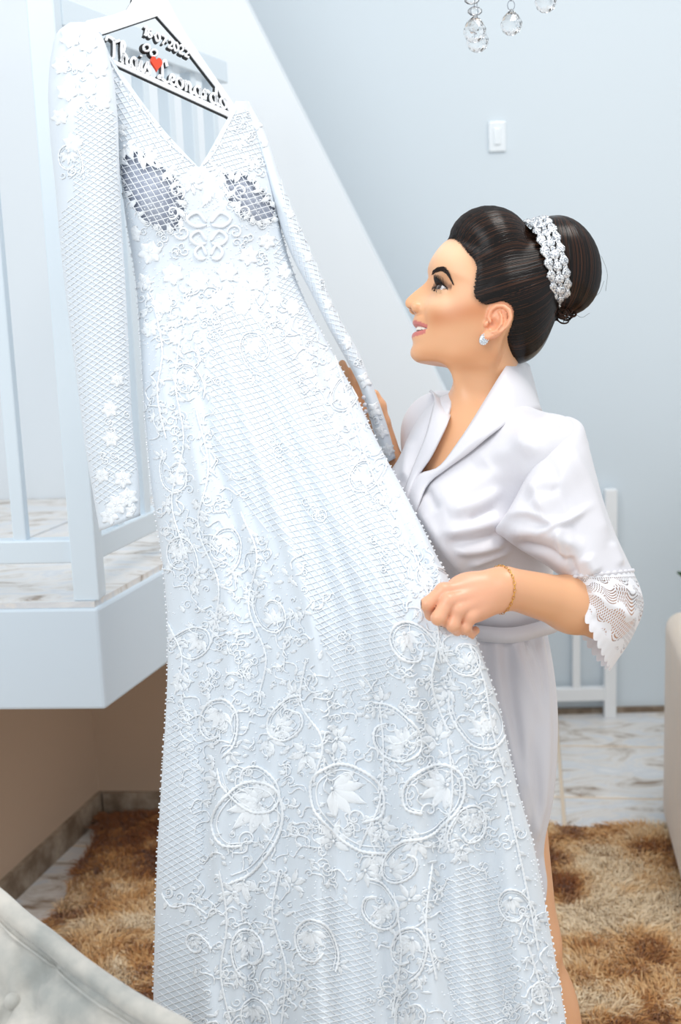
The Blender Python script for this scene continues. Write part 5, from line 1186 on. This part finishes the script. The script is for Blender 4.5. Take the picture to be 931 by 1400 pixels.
GL = {'T': (1.45, [[(0, 1.55), (.15, 1.9), (.6, 1.95), (1.0, 1.8), (1.45, 2.05)], [(.85, 1.9), (.8, 1.0), (.6, .2), (.3, 0), (.05, .25)]]),
 'h': (.95, [[(0, .2), (.35, 1.2), (.45, 1.95), (.28, 2.1), (.16, 1.6), (.14, 0)], [(.14, .5), (.4, 1), (.6, .8), (.6, .2), (.78, 0), (1.0, .3)]]),
 'a': (.98, [[(.72, .85), (.45, 1), (.15, .7), (.15, .25), (.4, 0), (.65, .25), (.72, .95)], [(.72, .95), (.72, .2), (.88, 0), (1.05, .3)]]),
 'i': (.52, [[(0, .3), (.2, .95), (.2, .2), (.36, 0), (.56, .3)], [(.2, 1.35), (.26, 1.45)]]),
 's': (.72, [[(0, .3), (.38, 1.05), (.35, .7), (.55, .35), (.4, 0), (.1, .05)]]),
 'L': (1.1, [[(.95, 1.6), (.75, 2.1), (.48, 1.8), (.45, 1.0), (.3, .2), (.0, .1), (.1, .35), (.5, .1), (.85, 0), (1.15, .3)]]),
 'e': (.68, [[(0, .4), (.45, .55), (.5, .9), (.28, 1), (.1, .6), (.15, .15), (.4, 0), (.72, .35)]]),
 'o': (.85, [[(.4, 1), (.1, .75), (.1, .25), (.4, 0), (.66, .3), (.66, .75), (.4, 1)], [(.45, .98), (.65, .85), (.92, .9)]]),
 'n': (.92, [[(0, .8), (.1, 1), (.16, .8), (.15, 0)], [(.15, .4), (.42, 1), (.6, .8), (.6, .2), (.75, 0), (.97, .35)]]),
 'r': (.66, [[(0, .6), (.15, 1), (.2, .8), (.18, 0)], [(.2, .5), (.4, .98), (.66, .85)]]),
 'd': (.98, [[(.62, .85), (.4, 1), (.1, .7), (.1, .25), (.35, 0), (.6, .25), (.66, .9)], [(.76, 2.1), (.66, .9), (.68, .2), (.85, 0), (1.05, .3)]]),
 '1': (.6, [[(.05, 1.4), (.3, 1.8), (.3, 0)], [(.05, 0), (.55, 0)]]), '6': (.95, [[(.75, 1.7), (.4, 1.5), (.12, .8), (.12, .3), (.4, 0), (.72, .25), (.72, .65), (.4, .9), (.14, .6)]]),
 '0': (.95, [[(.42, 1.75), (.12, 1.3), (.12, .45), (.42, 0), (.74, .45), (.74, 1.3), (.42, 1.75)]]), '7': (.9, [[(.1, 1.75), (.75, 1.75), (.35, 0)]]),
 '2': (.95, [[(.1, 1.35), (.35, 1.75), (.7, 1.5), (.6, .9), (.1, .05), (.78, .05)]]), '.': (.4, [[(.15, .8), (.24, .88)]]), ' ': (.5, [])}
def ribbon_poly(pts, w):
    pts = np.asarray(pts, float); t = np.gradient(pts, axis=0); t /= np.linalg.norm(t, axis=1)[:, None]+1e-9; n = np.stack([-t[:, 1], t[:, 0]], 1); return np.r_[pts+n*w/2, (pts-n*w/2)[::-1]]
def word(txt, o, ex, ey, w, name):
    x = 0.
    for ch in txt:
        adv, st = GL[ch]; wp = []; bp_ = []
        for s in st:
            q = curve(s, max(6, 3*len(s))); q = np.asarray(o)+(x+q[:, :1])*np.asarray(ex)+q[:, 1:]*np.asarray(ey)
            for i in range(len(q)-1):
                seg = ribbon_poly(q[i:i+2]+np.array([(0, 0), (0, 0)]), w); wp.append(seg); 
        if wp:
            L_ = MB(); B_ = MB()
            for s in st:
                q = curve(s, max(8, 4*len(s))); q = np.asarray(o)+(x+q[:, :1])*np.asarray(ex)+q[:, 1:]*np.asarray(ey); pr_ = ribbon_poly(q, w); pb_ = ribbon_poly(q, w*1.25); n = len(q)
                for (MBx, pp, k0, k1) in ((L_, pr_, .0002, .0032), (B_, pb_, -.009, 0)):
                    V = np.array([hpt(*p, k1) for p in pp]+[hpt(*p, k0) for p in pp]); m2 = 2*n; F = []
                    for i in range(n-1): F += [(i, i+1, m2-2-i, m2-1-i), (m2+i+1, m2+i, 2*m2-1-i, 2*m2-2-i)]
                    F += [(i, m2+i, m2+(i+1) % m2, (i+1) % m2) for i in range(m2)]
                    MBx.add(V, F)
            a = L_.build('letter', M_hw, hg, smooth=False); B_.build('letter_backing', M_hb, a, smooth=False)  # black board layer behind the letter
        x += adv
word('Thais', (146, 80), (13.2, 5.2), (-1.0, -15.5), 3.4, 'letters')
word('Leonardo', (216, 108), (13.6, 6.15), (-.6, -14.0), 3.2, 'letters')
word('16.07.2022', (196, 47), (7.9, 4.15), (.2, -6.6), 2.3, 'letters')
t = np.linspace(0, 2*math.pi, 30, endpoint=False); hx = 16*np.sin(t)**3/17; hy = (13*np.cos(t)-5*np.cos(2*t)-2*np.cos(3*t)-np.cos(4*t))/17
HR = [(212.5+8.2*a+1.4*b*-.3, 88+a*2.2-b*11.5) for a, b in zip(hx, hy)]
plate('heart', [HR], .0005, .0065, M_red)
for cx, cy in ((200, 66), (210, 73)):
    tt = np.linspace(0, 2*math.pi, 17); mb = MB(); mb.tube(np.array([hpt(cx+4.6*math.cos(a), cy+4.6*math.sin(a), .002) for a in tt]), .0018, 6, False); r_ = mb.build('ring_ornament', M_hw, hg)
    mb = MB(); mb.tube(np.array([hpt(cx-1.5+4.8*math.cos(a), cy-.5+4.8*math.sin(a), -.005) for a in tt]), .003, 6, False); mb.build('ring_backing', M_hb, r_)  # black board layer behind the ring
mb = MB(); tgt = zz(pc+sd*.02, 2.335); mb.tube(curve([hpt(202, -58), hpt(200, -90), tgt*.5+hpt(195, -130)*.5+np.array([0, 0, .06]), tgt+np.array([0, 0, .02]), tgt+np.array([-.03, .03, -.005])], 24), .0022, 8); mb.build('hook', M_silver, hg)
# ---------------------------------------------------------------- shaggy rug
M_rug = mat('long_pile_wool', (180, 140, 100), .85, sheen=.3, attr=True); M_mat_ = mat('woven_rug_backing', (120, 84, 54), .9, bump=(120, .6, .01), vary=(9, (190, 150, 110), .4, .6))
def vnoise(p, sc, seed):
    r = np.random.default_rng(seed); g = r.random((64, 64)); q = p/sc+17; i = np.floor(q).astype(int); f_ = q-i; f_ = f_*f_*(3-2*f_); a = lambda x, y: g[(i[:, 0]+x) % 64, (i[:, 1]+y) % 64]
    return (a(0, 0)*(1-f_[:, 0])+a(1, 0)*f_[:, 0])*(1-f_[:, 1])+(a(0, 1)*(1-f_[:, 0])+a(1, 1)*f_[:, 0])*f_[:, 1]
r0 = np.array([.70, 3.205, 0]); rug = thing('shag_rug', 'shaggy brown and cream long-pile rug on the marble floor', 'rug', (0.1, 2.4, 0))
def rc_(u, v, z=0.): p = r0+te*u-td*v; return np.array([p[0], p[1], z])
lft = lambda v: -1.435+.11*v          # left border follows the skirting
ring = [rc_(.75, 0), rc_(lft(0), 0), rc_(lft(1.9), 1.9), rc_(.75, 1.9)]
ro = extr('backing', [p+np.array([0, 0, .001]) for p in ring], (0, 0, .012), M_mat_, rug)
nB = 330000; uu = rng.uniform(-1.45, .75, nB); vv = rng.uniform(0, 1.9, nB); ok = uu > -1.435+.11*vv; uu, vv = uu[ok], vv[ok]; bp = r0+te*uu[:, None]-td*vv[:, None]; bp[:, 2] = .012
px = vproj(bp); vis = (px[:, 1] < 1480) & ((px[:, 0] < 300) | (px[:, 0] > 700)) & (px[:, 0] > -60) & (px[:, 0] < 1000); keep = vis | (rng.random(len(px)) < .10); bp = bp[keep]; n = len(bp)
tuft = np.stack([vnoise(bp[:, :2], .035, 5), vnoise(bp[:, :2], .035, 6)], 1)-.5; tuft2 = np.stack([vnoise(bp[:, :2], .10, 7), vnoise(bp[:, :2], .10, 8)], 1)-.5
dr = tuft*1.6+tuft2*1.8+rng.normal(0, .35, (n, 2)); ln = rng.uniform(.028, .05, n); d3 = np.concatenate([dr, np.ones((n, 1))*.75], 1); d3 /= np.linalg.norm(d3, axis=1)[:, None]
sd3 = np.cross(d3, np.array([0, 0, 1.])); sd3 /= np.linalg.norm(sd3, axis=1)[:, None]+1e-9; sd3 = sd3*np.cos(rng.uniform(0, 3, n))[:, None]+np.cross(sd3, d3)*.5; w = rng.uniform(.0009, .0018, n)[:, None]
mid = bp+d3*ln[:, None]*.55; hz = d3.copy(); hz[:, 2] *= .1; tip = mid+hz*ln[:, None]*.5+np.array([0, 0, -.002]); tip[:, 2] = np.maximum(tip[:, 2], .012)
V = np.stack([bp-sd3*w, bp+sd3*w, mid-sd3*w*.9, mid+sd3*w*.9, tip-sd3*w*.25, tip+sd3*w*.25], 1).reshape(-1, 3); k6 = np.arange(n)*6
F = np.concatenate([np.stack([k6, k6+1, k6+3, k6+2], 1), np.stack([k6+2, k6+3, k6+5, k6+4], 1)])
nz = .55*vnoise(bp[:, :2], .16, 11)+.30*vnoise(bp[:, :2], .06, 12)+.15*vnoise(bp[:, :2], .022, 13); nz = np.clip((nz-.5)*2.6+.5+rng.normal(0, .10, n)-.30*sstep(.2, -.3, bp[:, 0])*(1-.8*np.exp(-((bp[:, 0]+.62)/.14)**2-((bp[:, 1]-2.55)/.10)**2)), 0, 1)  # pile darkened towards the landing: shade under it put into the wool colour
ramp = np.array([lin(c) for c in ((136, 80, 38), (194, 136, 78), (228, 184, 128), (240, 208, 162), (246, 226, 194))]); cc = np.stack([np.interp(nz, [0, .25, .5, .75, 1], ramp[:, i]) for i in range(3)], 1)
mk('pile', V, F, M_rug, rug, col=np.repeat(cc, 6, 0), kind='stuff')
# ---------------------------------------------------------------- sofa at the right edge
M_sofa = mat('beige_chenille', (228, 211, 192), .85, sheen=.5, bump=(260, .25, .002), vary=(18, (222, 208, 192), .4, .65))
def rbox(c, size, R, r, name, m, parent, seg=4, puff=0):
    b = bmesh.new(); bmesh.ops.create_cube(b, size=1)
    bmesh.ops.subdivide_edges(b, edges=b.edges[:], cuts=3, use_grid_fill=True)
    for v_ in b.verts:
        q = np.array(v_.co); pf = 1+puff*(1-(2*q[0])**2)*(1-(2*q[1])**2); v_.co = (q[0]*size[0], q[1]*size[1], q[2]*size[2]*pf)
    me = bpy.data.meshes.new(name); b.to_mesh(me); b.free(); v = np.array([q.co for q in me.vertices])@np.asarray(R).T+np.asarray(c); f = [tuple(p_.vertices) for p_ in me.polygons]
    # round the outline by pulling the corners in
    o = mk(name, v, f, m, parent); bevel(o, r, seg); return o
sa_ = np.array([.80, 2.86, 0]); sofa = thing('sofa', 'beige fabric sofa at the right edge of the room, only its padded arm in view', 'sofa', (1.2, 3.0, 0))
Rso = np.stack([te, td, (0, 0, 1)], 1); so_c = lambda u, v, z: sa_+te*u+td*v+np.array([0, 0, z])
rbox(so_c(.13, .07, .325), (.25, .62, .60), Rso, .045, 'arm', M_sofa, sofa, 5); rbox(so_c(.75, .09, .22), (.98, .60, .30), Rso, .04, 'seat_base', M_sofa, sofa)
rbox(so_c(.75, .06, .42), (.97, .62, .14), Rso, .05, 'seat_cushion', M_sofa, sofa, 4, .25); rbox(so_c(.85, .46, .48), (1.45, .2, .88), Rso, .06, 'backrest', M_sofa, sofa)
rbox(so_c(1.37, .07, .325), (.25, .62, .60), Rso, .045, 'arm', M_sofa, sofa, 5)
M_dark = mat('dark_wood_foot', (46, 34, 28), .5)
for u_, v_ in ((.06, -.18), (1.42, -.18), (.06, .45), (1.42, .45)):
    mb = MB(); c = so_c(u_, v_, 0); mb.tube([(c[0], c[1], .005), (c[0], c[1], .04)], [.02, .026], 10); mb.build('foot', M_dark, sofa)
mb = MB(); kn = so_c(.27, -.22, .37); t = np.linspace(0, 2*math.pi*1.7, 30); mb.tube(kn+np.stack([.035*np.cos(t), .02*np.sin(t), .03*np.sin(t*1.3)], 1), .012, 8); mb.build('knotted_tie', M_sofa, sofa)
# ---------------------------------------------------------------- tufted armchair in the lower left corner
M_velvet = mat('pale_grey_velvet', (198, 193, 184), .75, sheen=.4, bump=(300, .12, .001), vary=(7, (152, 154, 150), .42, .62))
ac = thing('tufted_armchair', 'pale grey velvet armchair with buttoned backrest and rolled edge, in front of the dress', 'armchair', tuple(np.array([*P(60, 1400, 1.2)[:2], 0])))
rimc = curve([(-190, 1120, 1.50), (-100, 1152, 1.46), (0, 1216, 1.40), (30, 1243, 1.38), (65, 1269, 1.36), (105, 1302, 1.335), (145, 1331, 1.31), (185, 1357, 1.285), (222, 1378, 1.262), (252, 1394, 1.245), (262, 1404, 1.238), (268, 1440, 1.232), (270, 1500, 1.225)], 110)
rimc[:, 1] += 12; rim3 = np.array([P(*q) for q in rimc]); NR = 60
down = np.array([(-.12, -.34, -.50)]*1)[0]; down = -fw*.30+np.array([-.10, 0, -.42]); V = []
btn = []
for i in range(110):
    u = i/109.*9.0
    for j in range(NR):
        t = j/(NR-1.); v = t*4.2
        # diamond tufting: distance to the nearest button and creases between buttons
        a, b = (u+v)/1.5, (u-v)/1.5; da, db = a-round(a), b-round(b); pf = .014*(abs(math.cos(math.pi*(a-.0)))*0+ (1-math.exp(-(da/.05)**2)*.30-math.exp(-(da/.22)**2)*.35)*(1-math.exp(-(db/.05)**2)*.30-math.exp(-(db/.22)**2)*.35))
        pf *= sstep(0, .16, np.array(t)); V.append(rim3[i]+down*t*1.1+np.array([0, -.04, -.02])*math.sin(t*2)-fw*(pf-.006)+np.array([0, 0, -.012])*sstep(0, .1, np.array(t)))
V = np.array(V); Fc = grid_faces(110, NR); Fc = Fc if (vnormals(V, Fc)@fw).mean() < 0 else Fc[:, ::-1]
V = folds(V, Fc, [([(18, 1368), (45, 1345), (84, 1313)], 5, -.016), ([(18, 1368), (45, 1374), (82, 1400), (120, 1440)], 5, -.016), ([(18, 1368), (-25, 1345), (-70, 1330)], 6, -.014), ([(18, 1368), (0, 1395), (-25, 1440)], 6, -.014), ([(60, 1400), (110, 1380), (160, 1395)], 40, .010), ([(-10, 1310), (30, 1310)], 30, .010)])
back_ = mk('backrest', V, Fc, M_velvet, ac); sub(back_, 1)
AC_BVH = BVHTree.FromPolygons([Vector(a) for a in V], [tuple(int(i) for i in b) for b in Fc])
for x, y in ((17, 1369), (-90, 1290), (-70, 1420), (100, 1470), (-180, 1340)):
    h_ = onface(x, y, .0, AC_BVH)[0]
    if h_ is not None: mb = MB(); mb.sphere(h_, (.009, .009, .009), 12, 8); mb.build('button', M_velvet, back_)
mb = MB(); mb.tube(rim3+np.array([0, 0, -.004]), .0115, 14); mb.build('rolled_edge', M_velvet, ac)
mb = MB(); inn = V.reshape(110, NR, 3)[:, 2]-fw*.004; mb.tube(inn, .0016, 6); mb.build('seam', M_velvet, ac)
ov = []
for i in range(110):
    for t in np.linspace(0, 1, 12): ov.append(rim3[i]+fw*.012*math.sin(t*3)+np.array([.012, .03, 0])*t+np.array([0, 0, -1.])*t*(rim3[i][2]-.12))
mk('outer_shell', np.array(ov), grid_faces(110, 12), M_velvet, ac)
seat_c = rim3[40]+down*1.0; seat_c[2] = .33; rbox(seat_c+np.array([.0, -.05, 0]), (.62, .55, .2), np.eye(3), .05, 'seat', M_velvet, ac)
for dx in (-.25, .25):
    for dy in (-.22, .2):
        mb = MB(); c = seat_c+np.array([dx, dy-.05, 0]); mb.tube([(c[0], c[1], 0), (c[0], c[1], .24)], [.014, .02], 10); mb.build('leg', M_dark, ac)
# ---------------------------------------------------------------- crystal chandelier drops
M_glass = mat('clear_cut_glass', (255, 255, 255), .01, trans=1, ior=1.52); M_wire = mat('thin_steel_wire', (150, 155, 165), .3, metal=1)
ch = thing('chandelier', 'crystal chandelier above the frame with faceted glass drops hanging into view', 'chandelier', tuple(P(690, -60, 2.12)))
cc_ = P(690, -150, 2.2); mb = MB(); t = np.linspace(0, 2*math.pi, 41); mb.tube(cc_+np.stack([.16*np.cos(t), .16*np.sin(t), 0*t], 1), .006, 8, False); mb.build('ring', M_silver, ch)
mb = MB(); mb.tube([cc_, cc_+np.array([0, 0, .9])], .006, 8); [mb.tube([cc_+np.array([.16*math.cos(a), .16*math.sin(a), 0]), cc_+np.array([0, 0, .18])], .004, 6) for a in (0, 1.57, 3.14, 4.71)]; mb.build('stem', M_silver, ch)
def crystal(x, y, d, r, tall=1.25):
    V = []; F = []; k = 12; c = P(x, y, d); prof = [(0, 1.32), (.30, 1.08), (.72, .68), (1.0, .12), (.97, -.25), (.74, -.70), (.38, -.95), (0, -1.02)]
    for i, (rr, z) in enumerate(prof):
        for j in range(k):
            a = 2*math.pi*(j+.5*(i % 2))/k; V.append(c+np.array([rr*r*math.cos(a), rr*r*math.sin(a), z*r*tall/1.25]))
    for i in range(len(prof)-1):
        for j in range(k):
            a, b = i*k+j, i*k+(j+1) % k; c2, d2 = (i+1)*k+j, (i+1)*k+(j+1) % k
            F += [(a, c2, b), (b, c2, d2)] if i % 2 == 0 else [(a, c2, d2), (a, d2, b)]
    o = mk('glass_drop', np.array(V), F, M_glass, ch, smooth=False); topp = c+np.array([0, 0, 1.3*r])
    mb = MB(); t = np.linspace(0, 2*math.pi, 15); mb.tube(topp+np.array([0, 0, .006])+np.stack([.006*np.cos(t), 0*t, .008*np.sin(t)], 1), .0007, 5, False); mb.tube([topp+np.array([0, 0, .012]), topp+np.array([0, 0, .16])], .0006, 5); mb.build('wire', M_wire, o)
    mb = MB(); mb.sphere(topp+np.array([-.004, 0, .024]), (.013, .006, .008), 8, 5); mb.build('bead', M_glass, o, smooth=False)
for q in ((649, 42, 2.10, .0195), (653, 56, 2.18, .0195), (699, 33, 2.10, .0185), (746, 2, 2.10, .0185)): crystal(*q)
# ---------------------------------------------------------------- plant beyond the right edge
M_leaf = mat('dark_green_leaf', (34, 52, 36), .35, vary=(12, (58, 84, 50), .4, .6)); M_pot = mat('white_ceramic_pot', (232, 232, 230), .3)
pb_ = Zp(1015, 1010, 0); plant = thing('potted_plant', 'dark leafy plant mostly beyond the right edge, one leaf tip against the wall', 'plant', tuple(pb_))
t = np.linspace(0, 2*math.pi, 24, endpoint=False); V = np.concatenate([pb_+np.stack([r*np.cos(t), r*np.sin(t), 0*t+z], 1) for r, z in ((.07, 0), (.09, .1), (.105, .22), (.10, .23), (.09, .2), (0.001, .19))]); mk('pot', V, grid_faces(6, 24, True), M_pot, plant)
tipp = P(926, 782, (pb_-CP)@fw); 
for k in range(9):
    a = k*.7; end = tipp if k == 0 else (pb_+np.array([.10*abs(math.cos(a))-.02, .12*math.sin(a), .62+.3*math.sin(k*2.1)])); st = pb_+np.array([.02*math.cos(a), .02*math.sin(a), .2]); mdp = (st+end)/2+np.array([0, 0, .12]); q = curve([st, st*.55+mdp*.45+np.array([.02, 0, .05]), mdp, end], 20); sdv = np.cross(end-st, (0, 1, 0)); sdv /= np.linalg.norm(sdv); V = []
    for i, p in enumerate(q):
        u = i/19.; w = .003 if u < .45 else .028*math.sin(math.pi*(u-.45)/.55*.97+.03)+.0015
        V += [p-sdv*w, p+np.array([0, -.004, .004])*math.sin(u*3), p+sdv*w]
    lf_ = mk('leaf', np.array(V), grid_faces(20, 3), M_leaf, plant); m = lf_.modifiers.new('thickness', 'SOLIDIFY'); m.thickness = .001
